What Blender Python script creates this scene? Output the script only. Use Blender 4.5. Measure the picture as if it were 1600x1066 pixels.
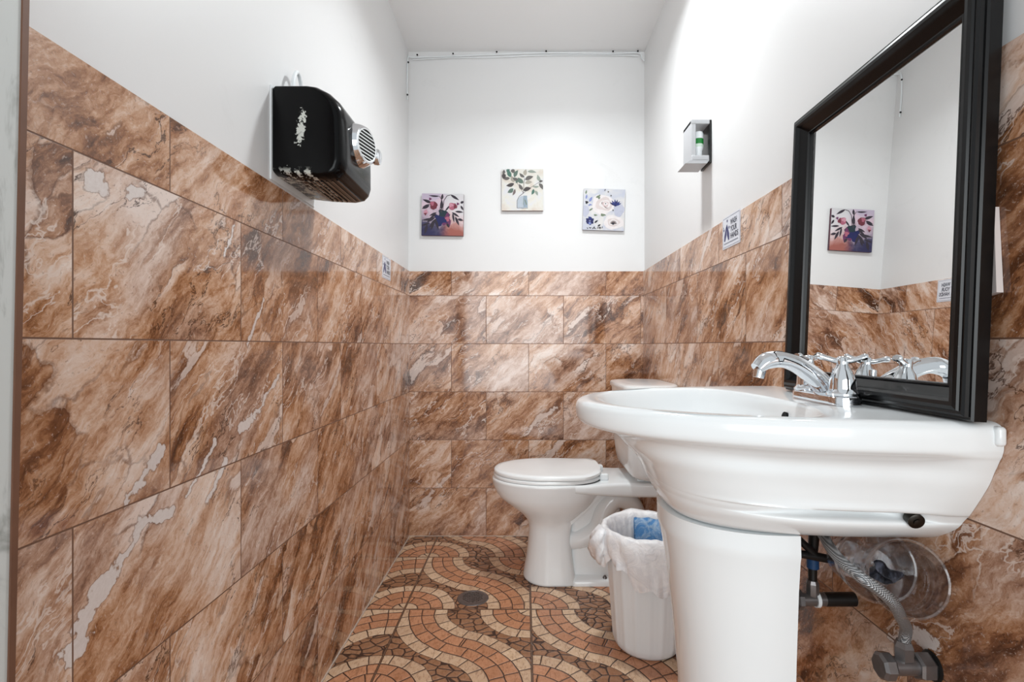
import bpy, math, random
from mathutils import Vector, Matrix, noise as mnoise
PI = math.pi
for o in list(bpy.data.objects): bpy.data.objects.remove(o)
S = bpy.context.scene
COL = S.collection

# ---------------------------------------------------------------- camera, light, exposure
EYE = 0.987                       # eye height, metres; room: X right, Y away from the door, Z up
cam_d = bpy.data.cameras.new('camera'); cam_d.lens = 18.0; cam_d.sensor_width = 36.0
cam_d.shift_x = -20/1600; cam_d.shift_y = 7/1600; cam_d.clip_start = 0.02
cam = bpy.data.objects.new('camera', cam_d); COL.objects.link(cam)
cam.location = (0, 0, EYE); cam.rotation_euler = (PI/2, 0, 0); S.camera = cam

world = bpy.data.worlds.new('world'); S.world = world; world.use_nodes = True
bg = world.node_tree.nodes['Background']; bg.inputs[0].default_value = (0.93, 0.975, 1.0, 1); bg.inputs[1].default_value = 0.7

S.view_settings.view_transform = 'Standard'; S.view_settings.look = 'None'
S.view_settings.gamma = 1; S.view_settings.use_curve_mapping = False
S.view_settings.exposure = 0.13
LAMP_W = 11.5
# broad upright fill light, added behind the camera to brighten the room
hl = bpy.data.lights.new('front_fill_light', 'AREA'); hl.shape = 'RECTANGLE'; hl.size = 2.8; hl.size_y = 2.2; hl.energy = 88; hl.color = (.93, .98, 1.0)
ho = bpy.data.objects.new('front_fill_light', hl); COL.objects.link(ho); ho.location = (-.35, -3.2, 1.35); ho.rotation_euler = (math.radians(86), 0, 0)
LAMP_AT = (0.20, 1.72)

# room dimensions
XL, XR, YB, ZC = -0.596, 0.613, 2.65, 2.512   # tile faces left / right / back, ceiling
ZT = 1.371                                     # top of the tiling
TT = 0.008                                     # tile thickness

# ---------------------------------------------------------------- object helpers
def tag(o, label=None, cat=None, group=None, kind=None):
    if label: o['label'] = label
    if cat: o['category'] = cat
    if group: o['group'] = group
    if kind: o['kind'] = kind
    return o

def thing(name, label, cat, loc=(0, 0, 0), group=None, matrix=None):
    o = bpy.data.objects.new(name, None); COL.objects.link(o)
    if matrix is not None: o.matrix_world = matrix
    else: o.location = loc
    o.empty_display_size = 0.05
    return tag(o, label, cat, group)

def mesh_obj(name, data, mat, parent=None, smooth=35, loc=None, world_coords=True):
    """data = (verts, faces[, material index per face]); verts in world coordinates when the parent is offset"""
    v, f = data[0], data[1]
    me = bpy.data.meshes.new(name)
    if parent is not None and world_coords:
        inv = parent.matrix_basis.inverted() if parent.parent is None else (parent.parent.matrix_basis @ parent.matrix_basis).inverted()
        v = [inv @ Vector(p) for p in v]
    if loc is not None:
        v = [Vector(p) - Vector(loc) for p in v]
    me.from_pydata([tuple(p) for p in v], [], f)
    mats = mat if isinstance(mat, (list, tuple)) else [mat]
    for m in mats: me.materials.append(m)
    if len(data) > 2:
        for p, i in zip(me.polygons, data[2]): p.material_index = i
    me.update()
    import bmesh
    bm = bmesh.new(); bm.from_mesh(me)
    bmesh.ops.remove_doubles(bm, verts=bm.verts, dist=1e-7)
    if len(data) <= 2: bmesh.ops.recalc_face_normals(bm, faces=bm.faces)
    bm.to_mesh(me); bm.free()
    if smooth:
        for p in me.polygons: p.use_smooth = True
        me.set_sharp_from_angle(angle=math.radians(smooth))
    o = bpy.data.objects.new(name, me); COL.objects.link(o)
    if parent is not None: o.parent = parent
    if loc is not None: o.location = loc
    return o

class G:
    """geometry collector"""
    def __init__(s): s.v = []; s.f = []; s.m = []; s.cur = 0
    def add(s, v, f):
        n = len(s.v); s.v += [tuple(p) for p in v]; s.f += [tuple(i+n for i in q) for q in f]; s.m += [s.cur]*len(f); return s
    def data(s): return (s.v, s.f)
    def datam(s): return (s.v, s.f, s.m)
    def box(s, x0, y0, z0, x1, y1, z1, b=0.0):
        if b <= 0:
            v = [(x, y, z) for x in (x0, x1) for y in (y0, y1) for z in (z0, z1)]
            return s.add(v, [(0,1,3,2),(4,6,7,5),(0,4,5,1),(2,3,7,6),(0,2,6,4),(1,5,7,3)])
        # rounded box: loft of rounded rectangles in z
        rings = []
        K = 4
        for sgn in (0, 1):
            for k in range(K+1):
                a = PI/2*k/K
                if sgn == 0: z = z0 + b*(1-math.sin(a)); ins = b*(1-math.cos(a)) ; kk = (z0 + b - b*math.cos(PI/2 - a), )
                t = k/K*PI/2
                if sgn == 0: z = z0 + b - b*math.cos(t); ins = b - b*math.sin(t)
                else: z = z1 - b + b*math.sin(t); ins = b - b*math.cos(t)
                rings.append([(x, y, z) for x, y in rrect(x0+ins, y0+ins, x1-ins, y1-ins, max(b-ins, 1e-4))])
        return s.loft(rings)
    def loft(s, rings, cap=True, closed=True):
        n = len(rings[0]); v = [p for r in rings for p in r]; f = []
        for i in range(len(rings)-1):
            for j in range(n if closed else n-1):
                k = (j+1) % n
                f.append((i*n+j, i*n+k, (i+1)*n+k, (i+1)*n+j))
        if cap and closed:
            f.append(tuple(range(n-1, -1, -1))); f.append(tuple((len(rings)-1)*n+j for j in range(n)))
        return s.add(v, f)
    def tube(s, pts, r, n=12, cap=True, flat=1.0):
        pts = [Vector(p) for p in pts]; rings = []
        rr = r if isinstance(r, (list, tuple)) else [r]*len(pts)
        t0 = (pts[1]-pts[0]).normalized()
        up = Vector((0,0,1)) if abs(t0.z) < .9 else Vector((0,1,0))
        nrm = (up - t0*up.dot(t0)).normalized()
        for i, p in enumerate(pts):
            t = (pts[min(i+1, len(pts)-1)] - pts[max(i-1, 0)]).normalized()
            nrm = (nrm - t*nrm.dot(t)).normalized(); b = t.cross(nrm)
            rings.append([p + nrm*math.cos(2*PI*k/n)*rr[i]*flat + b*math.sin(2*PI*k/n)*rr[i] for k in range(n)])
        return s.loft(rings, cap)
    def lathe(s, prof, o, axis=(0,0,1), n=32, cap=True):
        """prof: list of (radius, height along axis)"""
        a = Vector(axis).normalized(); o = Vector(o)
        u = a.cross(Vector((0,1,0)) if abs(a.y) < .9 else Vector((1,0,0))).normalized(); w = a.cross(u)
        rings = [[o + a*h + (u*math.cos(2*PI*k/n) + w*math.sin(2*PI*k/n))*max(r, 1e-5) for k in range(n)] for r, h in prof]
        return s.loft(rings, cap)

def rrect(x0, y0, x1, y1, r, k=5):
    out = []
    for cx, cy, a0 in ((x1-r, y1-r, 0), (x0+r, y1-r, PI/2), (x0+r, y0+r, PI), (x1-r, y0+r, 1.5*PI)):
        for i in range(k+1):
            a = a0 + PI/2*i/k; out.append((cx+r*math.cos(a), cy+r*math.sin(a)))
    return out

def catmull(pts, n=8):
    P = [Vector(p) for p in pts]; P = [P[0]*2-P[1]] + P + [P[-1]*2-P[-2]]; out = []
    for i in range(1, len(P)-2):
        for k in range(n):
            t = k/n; a, b, c, d = P[i-1:i+3]
            out.append(.5*((2*b) + (c-a)*t + (2*a-5*b+4*c-d)*t*t + (3*b-a-3*c+d)*t**3))
    out.append(P[-2]); return out

def smooth_table(rows, m=5):
    """catmull interpolation of tuples of floats"""
    R = [rows[0]] + list(rows) + [rows[-1]]; out = []
    for i in range(1, len(R)-2):
        for k in range(m):
            t = k/m
            out.append(tuple(.5*((2*b)+(c-a)*t+(2*a-5*b+4*c-d)*t*t+(3*b-a-3*c+d)*t**3) for a, b, c, d in zip(*R[i-1:i+3])))
    out.append(tuple(rows[-1])); return out

# ---------------------------------------------------------------- materials
def lin(c):
    return tuple(((x/255)/12.92 if x/255 <= .04045 else ((x/255+.055)/1.055)**2.4) for x in c) + (1,)

class NT:
    def __init__(s, name):
        s.mat = bpy.data.materials.new(name); s.mat.use_nodes = True; s.t = s.mat.node_tree
        s.bsdf = s.t.nodes['Principled BSDF']
    def n(s, typ, **kw):
        nd = s.t.nodes.new(typ)
        for k, v in kw.items(): setattr(nd, k, v)
        return nd
    def put(s, sock, val):
        if isinstance(val, bpy.types.NodeSocket): s.t.links.new(val, sock)
        elif isinstance(val, (int, float)) and sock.type in ('RGBA', 'VECTOR'): sock.default_value = (val,)*3 if sock.type == 'VECTOR' else (val, val, val, 1)
        else: sock.default_value = val
    def m(s, op, a, b=0.0, c=None, clamp=False):
        nd = s.n('ShaderNodeMath', operation=op); nd.use_clamp = clamp
        s.put(nd.inputs[0], a); s.put(nd.inputs[1], b)
        if c is not None: s.put(nd.inputs[2], c)
        return nd.outputs[0]
    def xyz(s, x, y, z=0.0):
        nd = s.n('ShaderNodeCombineXYZ')
        for i, q in enumerate((x, y, z)): s.put(nd.inputs[i], q)
        return nd.outputs[0]
    def sep(s, v):
        nd = s.n('ShaderNodeSeparateXYZ'); s.put(nd.inputs[0], v); return nd.outputs
    def vm(s, op, a, b=None):
        nd = s.n('ShaderNodeVectorMath', operation=op); s.put(nd.inputs[0], a)
        if b is not None:
            s.put(nd.inputs[3] if op == 'SCALE' else nd.inputs[1], b)
        return nd.outputs[0]
    def noise(s, v, scale, detail=4, rough=.55, dist=0.0, out=0):
        nd = s.n('ShaderNodeTexNoise'); s.put(nd.inputs['Vector'], v); nd.inputs['Scale'].default_value = scale
        nd.inputs['Detail'].default_value = detail; nd.inputs['Roughness'].default_value = rough
        nd.inputs['Distortion'].default_value = dist
        return nd.outputs[out]
    def white(s, v):
        nd = s.n('ShaderNodeTexWhiteNoise', noise_dimensions='3D'); s.put(nd.inputs['Vector'], v); return nd.outputs
    def mix(s, f, a, b):
        nd = s.n('ShaderNodeMix', data_type='RGBA'); s.put(nd.inputs[0], f); s.put(nd.inputs[6], a); s.put(nd.inputs[7], b); return nd.outputs[2]
    def fmix(s, f, a, b):
        nd = s.n('ShaderNodeMix', data_type='FLOAT'); s.put(nd.inputs[0], f); s.put(nd.inputs[2], a); s.put(nd.inputs[3], b); return nd.outputs[0]
    def ramp(s, f, stops, interp='LINEAR'):
        nd = s.n('ShaderNodeValToRGB'); nd.color_ramp.interpolation = interp; e = nd.color_ramp.elements
        while len(e) < len(stops): e.new(0.5)
        for i, (p, c) in enumerate(stops): e[i].position = p; e[i].color = c
        s.put(nd.inputs[0], f); return nd.outputs[0]
    def sstep(s, v, lo, hi):
        nd = s.n('ShaderNodeMapRange', interpolation_type='SMOOTHSTEP'); s.put(nd.inputs[0], v)
        nd.inputs[1].default_value = lo; nd.inputs[2].default_value = hi; nd.inputs[3].default_value = 0; nd.inputs[4].default_value = 1
        return nd.outputs[0]
    def pos(s): return s.n('ShaderNodeNewGeometry').outputs['Position']
    def obj(s): return s.n('ShaderNodeTexCoord').outputs['Object']
    def bump(s, h, strength=.3, dist=.002):
        nd = s.n('ShaderNodeBump'); nd.inputs['Strength'].default_value = strength; nd.inputs['Distance'].default_value = dist
        s.put(nd.inputs['Height'], h); s.t.links.new(nd.outputs[0], s.bsdf.inputs['Normal'])
    def set(s, **kw):
        for k, v in kw.items(): s.put(s.bsdf.inputs[k.replace('_', ' ')], v)
        return s.mat

def plain(name, rgb, rough=.4, metal=0.0, coat=0.0, var=.05, scale=12, **kw):
    t = NT(name); n = t.noise(t.obj(), scale, 3)
    c = lin(rgb); d = tuple(x*(1-var) for x in c[:3]) + (1,)
    t.set(Base_Color=t.mix(n, c, d), Roughness=rough, Metallic=metal, Coat_Weight=coat)
    if coat: t.bsdf.inputs['Coat Roughness'].default_value = .03
    for k, v in kw.items(): t.put(t.bsdf.inputs[k.replace('_', ' ')], v)
    return t.mat

def marble(name, uexpr, seed, joint_even, joint_odd, veins=()):
    """glazed 25 x 40 cm wall tiles printed with brown breccia; running bond"""
    t = NT(name); X, Y, Z = t.sep(t.pos())
    u = {'+x': X, '+y': Y, '-y': t.m('MULTIPLY', Y, -1.0)}[uexpr]; v = Z
    vr = t.m('DIVIDE', v, .249); row = t.m('FLOOR', vr); par = t.m('MODULO', row, 2.0)
    off = t.fmix(par, joint_even, joint_odd)
    uc = t.m('DIVIDE', t.m('SUBTRACT', u, off), .40); col = t.m('FLOOR', uc)
    fu = t.m('MULTIPLY', t.m('FRACT', uc), .40); fv = t.m('MULTIPLY', t.m('FRACT', vr), .249)
    du = t.m('MINIMUM', fu, t.m('SUBTRACT', .40, fu)); dv = t.m('MINIMUM', fv, t.m('SUBTRACT', .249, fv))
    dj = t.m('MINIMUM', du, dv)
    rnd = t.white(t.xyz(row, col, seed))
    rv = t.vm('SCALE', rnd['Color'], 23.0)
    a = math.radians(43)
    sA = t.m('ADD', t.m('MULTIPLY', u, math.cos(a)), t.m('MULTIPLY', v, math.sin(a)))
    tA = t.m('ADD', t.m('MULTIPLY', u, -math.sin(a)), t.m('MULTIPLY', v, math.cos(a)))
    p0 = t.vm('ADD', t.xyz(sA, tA, 0.0), rv)
    w = t.vm('SUBTRACT', t.noise(p0, 6.0, 3, .5, out=1), (.5, .5, .5))
    w2 = t.vm('SUBTRACT', t.noise(p0, 38.0, 3, .6, out=1), (.5, .5, .5))
    p = t.vm('ADD', p0, t.vm('ADD', t.vm('SCALE', w, .085), t.vm('SCALE', w2, .016)))
    def st(sx, sy): return t.vm('MULTIPLY', p, (sx, sy, 1.0))
    big = t.noise(st(.5, 1.0), 6.0, 3, .55)
    streak = t.noise(st(.20, 1.15), 16.0, 10, .70, .25)
    fine = t.noise(st(.35, 1.1), 70.0, 6, .72, .2)
    vo = t.n('ShaderNodeTexVoronoi', feature='F1'); vo.inputs['Scale'].default_value = 17.0; t.put(vo.inputs['Vector'], st(.38, 1.0))
    cell = t.sep(vo.outputs['Color'])[0]
    ve = t.n('ShaderNodeTexVoronoi', feature='DISTANCE_TO_EDGE'); ve.inputs['Scale'].default_value = 17.0; t.put(ve.inputs['Vector'], st(.38, 1.0))
    clast = t.sstep(t.noise(p0, 4.5, 2), .50, .62)             # only some areas are broken into clasts
    base = t.m('ADD', t.m('ADD', t.m('MULTIPLY', big, .42), t.m('MULTIPLY', streak, .56)), t.m('MULTIPLY', t.m('SUBTRACT', fine, .5), .34))
    base = t.m('ADD', base, t.m('MULTIPLY', t.m('MULTIPLY', t.m('SUBTRACT', cell, .45), .20), clast))
    base = t.m('ADD', base, t.m('MULTIPLY', t.m('SUBTRACT', t.sep(rnd['Color'])[1], .5), .06))
    colr = t.ramp(base, [(.34, lin((74, 44, 26))), (.405, lin((126, 80, 50))), (.455, lin((168, 118, 82))),
                         (.505, lin((198, 154, 122))), (.565, lin((220, 187, 164))), (.67, lin((240, 224, 213)))])
    mv = t.sstep(t.noise(st(.6, 1.0), 4.3, 2), .47, .66)
    colr = t.mix(t.m('MULTIPLY', mv, .55), colr, t.ramp(base, [(.35, lin((98, 72, 62))), (.475, lin((172, 142, 128))), (.61, lin((230, 212, 204)))]))
    sp = t.noise(st(.7, 1.0), 210.0, 3, .7)
    colr = t.mix(t.m('MULTIPLY', t.sstep(sp, .56, .74), .55), colr, lin((228, 208, 194)))
    colr = t.mix(t.m('MULTIPLY', t.sstep(sp, .42, .28), .50), colr, lin((96, 60, 40)))
    ce = t.m('MULTIPLY', t.sstep(t.m('ADD', ve.outputs[0], t.m('MULTIPLY', t.m('SUBTRACT', fine, .5), .12)), .045, .0), clast)
    colr = t.mix(t.m('MULTIPLY', ce, .55), colr, lin((92, 56, 38)))
    # pale slivers rimmed dark
    sl = t.m('ADD', t.noise(st(.17, 1.0), 12.0, 4, .5, .3), t.m('MULTIPLY', t.m('SUBTRACT', fine, .5), .10))
    rim = t.m('MULTIPLY', t.sstep(sl, .628, .645), t.sstep(sl, .672, .650))
    colr = t.mix(t.m('MULTIPLY', rim, .42), colr, lin((90, 58, 42)))
    colr = t.mix(t.m('MULTIPLY', t.sstep(sl, .650, .675), .85), colr, t.mix(fine, lin((196, 170, 156)), lin((240, 226, 218))))
    # wandering cracks, dark and pale
    fj = t.m('MULTIPLY', t.m('SUBTRACT', fine, .5), .035)
    c1 = t.m('ABSOLUTE', t.m('ADD', t.m('SUBTRACT', t.noise(st(.32, 1.0), 9.0, 6, .62, .3), .5), fj))
    c1m = t.m('MULTIPLY', t.sstep(c1, .009, .001), t.sstep(t.noise(p, 5.0, 1), .46, .58))
    colr = t.mix(t.m('MULTIPLY', c1m, .85), colr, lin((64, 38, 26)))
    c2 = t.m('ABSOLUTE', t.m('ADD', t.m('SUBTRACT', t.noise(st(.26, 1.0), 12.0, 4, .6, .2), .47), fj))
    c2m = t.m('MULTIPLY', t.sstep(c2, .013, .001), t.sstep(t.noise(p, 4.0, 1), .56, .46))
    colr = t.mix(t.m('MULTIPLY', c2m, .75), colr, lin((234, 218, 208)))
    # individually placed long white veins: (u0, v0, w0, u1, v1, w1)
    if veins:
        wq = t.sep(t.vm('SUBTRACT', t.noise(t.pos(), 26.0, 5, .6, out=1), (.5, .5, .5)))
        uu = t.m('ADD', u, t.m('MULTIPLY', wq[0], .044)); vv = t.m('ADD', v, t.m('MULTIPLY', wq[1], .044))
        best = None; wmod = t.m('MAXIMUM', t.m('MULTIPLY_ADD', t.noise(t.pos(), 34.0, 2), 3.4, -.75), .15)
        for (u0, v0, w0, u1, v1, w1) in veins:
            dx, dy = u1-u0, v1-v0; L2 = dx*dx+dy*dy
            px = t.m('SUBTRACT', uu, u0); py = t.m('SUBTRACT', vv, v0)
            h = t.m('ADD', t.m('MULTIPLY', px, dx/L2), t.m('MULTIPLY', py, dy/L2), clamp=True)
            ex = t.m('SUBTRACT', px, t.m('MULTIPLY', h, dx)); ey = t.m('SUBTRACT', py, t.m('MULTIPLY', h, dy))
            d = t.m('SQRT', t.m('ADD', t.m('MULTIPLY', ex, ex), t.m('MULTIPLY', ey, ey)))
            d = t.m('SUBTRACT', d, t.m('MULTIPLY', t.m('ADD', t.m('MULTIPLY', h, w1-w0), w0), wmod))
            best = d if best is None else t.m('MINIMUM', best, d)
        colr = t.mix(t.m('MULTIPLY', t.sstep(best, .0040, .0010), .5), colr, lin((96, 62, 44)))
        colr = t.mix(t.sstep(best, .0012, -.0012), colr, t.mix(t.m('MULTIPLY', sp, .8), lin((236, 229, 226)), lin((206, 190, 182))))
    # per tile tone
    colr = t.mix(t.m('MULTIPLY', t.m('SUBTRACT', rnd['Value'], .25), .22, clamp=True), colr, lin((150, 100, 72)))
    jm = t.sstep(dj, .0016, .0009)
    t.set(Base_Color=t.mix(jm, colr, lin((112, 80, 62))), Roughness=t.fmix(jm, .075, .6))
    t.bsdf.inputs['IOR'].default_value = 1.5
    und = t.noise(t.pos(), 5.0, 1)
    t.bump(t.m('ADD', t.m('MULTIPLY', jm, -1.0), t.m('MULTIPLY', und, .3)), .35, .001)
    return t.mat

def cobble():
    """47 cm glazed floor tiles moulded like serpentine cobble paving"""
    t = NT('cobble_floor_tile'); X, Y, Z = t.sep(t.pos())
    wv = t.sep(t.vm('SUBTRACT', t.noise(t.pos(), 9.0, 2, out=1), (.5, .5, .5)))
    T = .472
    gx = t.m('DIVIDE', t.m('SUBTRACT', X, .022), T); gy = t.m('DIVIDE', t.m('SUBTRACT', Y, 1.915), T)
    cx, cy = t.m('FLOOR', gx), t.m('FLOOR', gy)
    fx, fy = t.m('FRACT', gx), t.m('FRACT', gy)
    dj = t.m('MULTIPLY', t.m('MINIMUM', t.m('MINIMUM', fx, t.m('SUBTRACT', 1.0, fx)), t.m('MINIMUM', fy, t.m('SUBTRACT', 1.0, fy))), T)
    flip = t.m('LESS_THAN', cx, -1.5)          # the tiles along the left wall are a quarter turned
    a = t.m('ADD', fx, t.m('MULTIPLY', wv[0], .035)); b = t.m('ADD', fy, t.m('MULTIPLY', wv[1], .035))
    a2 = t.fmix(flip, a, t.m('SUBTRACT', 1.0, b)); b2 = t.fmix(flip, b, a)
    def polar(px, py):
        x = t.m('SUBTRACT', a2, px); y = t.m('SUBTRACT', b2, py)
        return t.m('SQRT', t.m('ADD', t.m('MULTIPLY', x, x), t.m('MULTIPLY', y, y))), t.m('ARCTAN2', y, x)
    e, r, w = .176, .33, .40
    d1, g1 = polar(.5+e, 1.0); d2, g2 = polar(.5-e, 0.0)
    d3, g3 = polar(0, 0); d4, g4 = polar(1, 1)
    # left or right of the line through the two centres (direction (2e, 1))
    side = t.m('GREATER_THAN', t.m('SUBTRACT', t.m('MULTIPLY', t.m('SUBTRACT', a2, .5-e), 1.0), t.m('MULTIPLY', b2, 2*e)), 0.0)
    t1 = t.m('DIVIDE', t.m('SUBTRACT', d1, r), w); t2 = t.m('SUBTRACT', 1.0, t.m('DIVIDE', t.m('SUBTRACT', d2, r), w))
    tt = t.fmix(side, t1, t2); ang = t.fmix(side, g1, g2); rad = t.fmix(side, d1, d2)
    inS = t.m('MULTIPLY', t.m('GREATER_THAN', tt, 0.0), t.m('LESS_THAN', tt, 1.0))
    fan = t.m('LESS_THAN', t.m('MINIMUM', d3, d4), .40)
    pick4 = t.m('LESS_THAN', d4, d3)
    df = t.fmix(pick4, d3, d4); gf = t.fmix(pick4, g3, g4)
    useF = t.m('MULTIPLY', fan, t.m('SUBTRACT', 1.0, inS))
    q = t.m('MULTIPLY', t.fmix(useF, tt, t.m('DIVIDE', df, .40)), 4.0)
    ang = t.fmix(useF, ang, gf)
    rad = t.fmix(useF, rad, df)
    band = t.m('MAXIMUM', inS, useF)
    k = t.m('FLOOR', q); fq = t.m('FRACT', q)
    # centre radius of this ring -> stones of even length
    kS = t.fmix(side, t.m('ADD', k, 3.8), t.m('SUBTRACT', 6.8, k))
    along = t.m('MULTIPLY', ang, t.m('DIVIDE', t.fmix(useF, kS, t.m('ADD', k, .5)), 1.25))
    along = t.m('ADD', along, t.m('MULTIPLY', k, .37))
    fa = t.m('FRACT', along); ka = t.m('FLOOR', along)
    e1 = t.m('MULTIPLY', t.m('MINIMUM', fq, t.m('SUBTRACT', 1.0, fq)), .1*T)
    e2 = t.m('MULTIPLY', t.m('MINIMUM', fa, t.m('SUBTRACT', 1.0, fa)), .125*T)
    eb = t.m('MINIMUM', e1, e2)
    vd = t.n('ShaderNodeTexVoronoi', feature='DISTANCE_TO_EDGE'); vd.inputs['Scale'].default_value = 30
    vc = t.n('ShaderNodeTexVoronoi', feature='F1'); vc.inputs['Scale'].default_value = 30
    pv = t.vm('ADD', t.xyz(t.m('MULTIPLY', X, .8), Y, 0.0), t.vm('SCALE', t.noise(t.pos(), 14.0, 1, out=1), .02))
    t.put(vd.inputs['Vector'], pv); t.put(vc.inputs['Vector'], pv)
    ep = t.m('MULTIPLY', vd.outputs[0], .032)
    edge = t.fmix(band, ep, eb)
    rs = t.white(t.xyz(k, ka, t.m('ADD', cx, t.m('MULTIPLY', cy, 7.0))))['Value']
    rs = t.fmix(band, t.sep(vc.outputs['Color'])[0], rs)
    grain = t.noise(t.pos(), 60.0, 5, .65, .6); vein = t.noise(t.vm('MULTIPLY', t.pos(), (1.0, .35, 1.0)), 90.0, 3, .7, 1.5)
    light = t.mix(grain, lin((200, 160, 122)), lin((240, 214, 186)))
    terra = t.mix(grain, lin((172, 112, 76)), lin((224, 168, 132)))
    peb = t.mix(grain, lin((122, 84, 58)), lin((186, 140, 108)))
    outer = t.m('GREATER_THAN', t.m('ABSOLUTE', t.m('SUBTRACT', q, 2.0)), 1.0)
    stone = t.mix(band, peb, t.mix(outer, terra, light))
    stone = t.mix(t.m('MULTIPLY', t.sstep(vein, .50, .66), .45), stone, lin((126, 82, 54)))
    stone = t.mix(t.m('MULTIPLY', rs, .30), stone, lin((134, 84, 54)))
    mort = t.sstep(edge, .0026, .0012)
    joint = t.sstep(dj, .0044, .0034)
    c = t.mix(mort, stone, lin((62, 38, 25)))
    c = t.mix(joint, c, t.mix(t.sstep(dj, .0034, .0006), lin((58, 36, 24)), lin((112, 84, 66))))
    t.set(Base_Color=c, Roughness=t.fmix(mort, .22, .5))
    t.bump(t.m('ADD', t.m('MULTIPLY', t.sstep(edge, 0.0, .006), 1.0), t.m('MULTIPLY', grain, .3)), .55, .003)
    return t.mat

def paint(name, rgb=(229, 229, 229), scuff=.25):
    t = NT(name); p = t.pos()
    n = t.noise(p, 1.6, 2); f = t.noise(p, 7.0, 5, .7, 1.0); g = t.noise(p, 48.0, 2)
    c = t.mix(t.m('MULTIPLY', t.sstep(f, .58, .8), scuff), lin(rgb), lin((206, 206, 205)))
    # a few small dark nicks
    v = t.n('ShaderNodeTexVoronoi', feature='F1'); v.inputs['Scale'].default_value = 4.2; t.put(v.inputs['Vector'], p)
    nick = t.m('MULTIPLY', t.sstep(v.outputs['Distance'], .022, .012), t.m('GREATER_THAN', t.sep(v.outputs['Color'])[0], .68))
    c = t.mix(t.m('MULTIPLY', nick, .7), c, lin((120, 112, 106)))
    t.set(Base_Color=c, Roughness=.42); t.bump(t.m('ADD', t.m('MULTIPLY', g, .5), t.m('MULTIPLY', n, 2.0)), .12, .002)
    return t.mat

VEINS = [(.672, .590, .018, .735, .650, .013), (.735, .650, .010, .800, .705, .006), (.800, .705, .012, .860, .708, .005),
         (.905, .720, .003, .985, .800, .006), (1.075, .815, .012, 1.12, .828, .006), (1.13, .830, .004, 1.235, .912, .008),
         (.960, .690, .004, 1.02, .760, .006), (1.10, .99, .003, 1.17, 1.09, .006), (1.02, 1.17, .004, 1.05, 1.235, .002),
         (.765, .750, .005, .835, .815, .011), (.70, 1.21, .012, .72, 1.225, .012), (.775, 1.215, .010, .80, 1.22, .006)]
M = {}
M['marble_left'] = marble('brown_marble_tile_left', '+y', 3.0, .675, .860, VEINS)
M['marble_back'] = marble('brown_marble_tile_back', '+x', 11.0, .200, .020)
M['marble_right'] = marble('brown_marble_tile_right', '-y', 29.0, -1.02, -.82,
                           [(-1.10, 1.02, .003, -.98, 1.20, .008), (-.86, .50, .006, -.80, .535, .010), (-.80, .535, .010, -.76, .545, .005)])
M['floor'] = cobble()
M['paint'] = paint('white_wall_paint')
M['ceiling'] = paint('ceiling_paint', (242, 242, 242), .1)
M['grout'] = plain('pale_grout', (196, 178, 164), .7)
M['porcelain'] = plain('white_porcelain', (238, 241, 242), .13, coat=.15, var=.012)
M['plastic_white'] = plain('white_plastic', (237, 241, 243), .28, var=.03)
M['seat'] = plain('white_seat_plastic', (240, 243, 244), .2, coat=.1, var=.01)
M['chrome'] = plain('chrome', (225, 228, 232), .06, 1.0, var=.02)
M['dull_metal'] = plain('tarnished_metal', (138, 134, 134), .34, .75, var=.45, scale=60)
M['dark_metal'] = plain('dark_bolt_metal', (70, 66, 62), .35, 1.0, var=.5, scale=90)
M['silver'] = plain('brushed_silver', (196, 197, 200), .4, .15, var=.05)
M['black'] = plain('black_plastic', (12, 12, 13), .25)
M['rubber'] = plain('black_rubber', (16, 15, 15), .45)
M['blue'] = plain('blue_band', (22, 66, 110), .5)
M['green'] = plain('green_label', (20, 128, 50), .45)
M['pale_green'] = plain('pale_green_plastic', (214, 234, 218), .4)
M['card'] = plain('pale_card', (226, 214, 210), .7)
M['hole'] = plain('black_void', (6, 6, 6), .9)
M['wood_edge'] = plain('brown_wood_edge', (120, 82, 62), .5, var=.35, scale=20)

def frame_black():
    t = NT('satin_black_frame'); n = t.noise(t.pos(), 60.0, 5, .7)
    f2 = t.noise(t.pos(), 5.0, 2)
    t.set(Base_Color=t.mix(t.m('MULTIPLY', t.sstep(n, .70, .78), t.sstep(f2, .45, .6)), lin((11, 11, 12)), lin((82, 82, 84))), Roughness=.26)
    t.bsdf.inputs['Specular IOR Level'].default_value = .32
    return t.mat
M['frame'] = frame_black()

def dryer_black():
    t = NT('chipped_black_enamel'); P = t.pos(); X, Y, Z = t.sep(P)
    a = t.m('DIVIDE', t.m('ADD', t.m('ADD', X, .533), t.m('MULTIPLY', t.m('SUBTRACT', Z, 1.505), -.12)), .011)
    b = t.m('DIVIDE', t.m('SUBTRACT', Z, 1.505), .045)
    r = t.m('ADD', t.m('MULTIPLY', a, a), t.m('MULTIPLY', b, b))
    n = t.noise(P, 130.0, 5, .7)
    chip = t.m('MULTIPLY', t.m('GREATER_THAN', t.m('SUBTRACT', n, t.m('MULTIPLY', r, .16)), .40), t.m('LESS_THAN', Y, 1.30))
    spots = t.m('GREATER_THAN', t.noise(P, 42.0, 2, .5), .755)
    low = t.m('MULTIPLY', t.sstep(Z, 1.415, 1.397), t.m('GREATER_THAN', t.noise(P, 45.0, 4, .7), .52))
    k = t.m('MAXIMUM', t.m('MAXIMUM', chip, spots), t.m('MULTIPLY', low, t.m('LESS_THAN', X, -.50)))
    t.set(Base_Color=t.mix(k, lin((5, 5, 6)), lin((205, 207, 200))), Roughness=t.fmix(k, .16, .5))
    t.bsdf.inputs['Specular IOR Level'].default_value = .16
    t.bump(t.noise(P, 90.0, 2), .06, .001)
    return t.mat
M['dryer'] = dryer_black()

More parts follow.
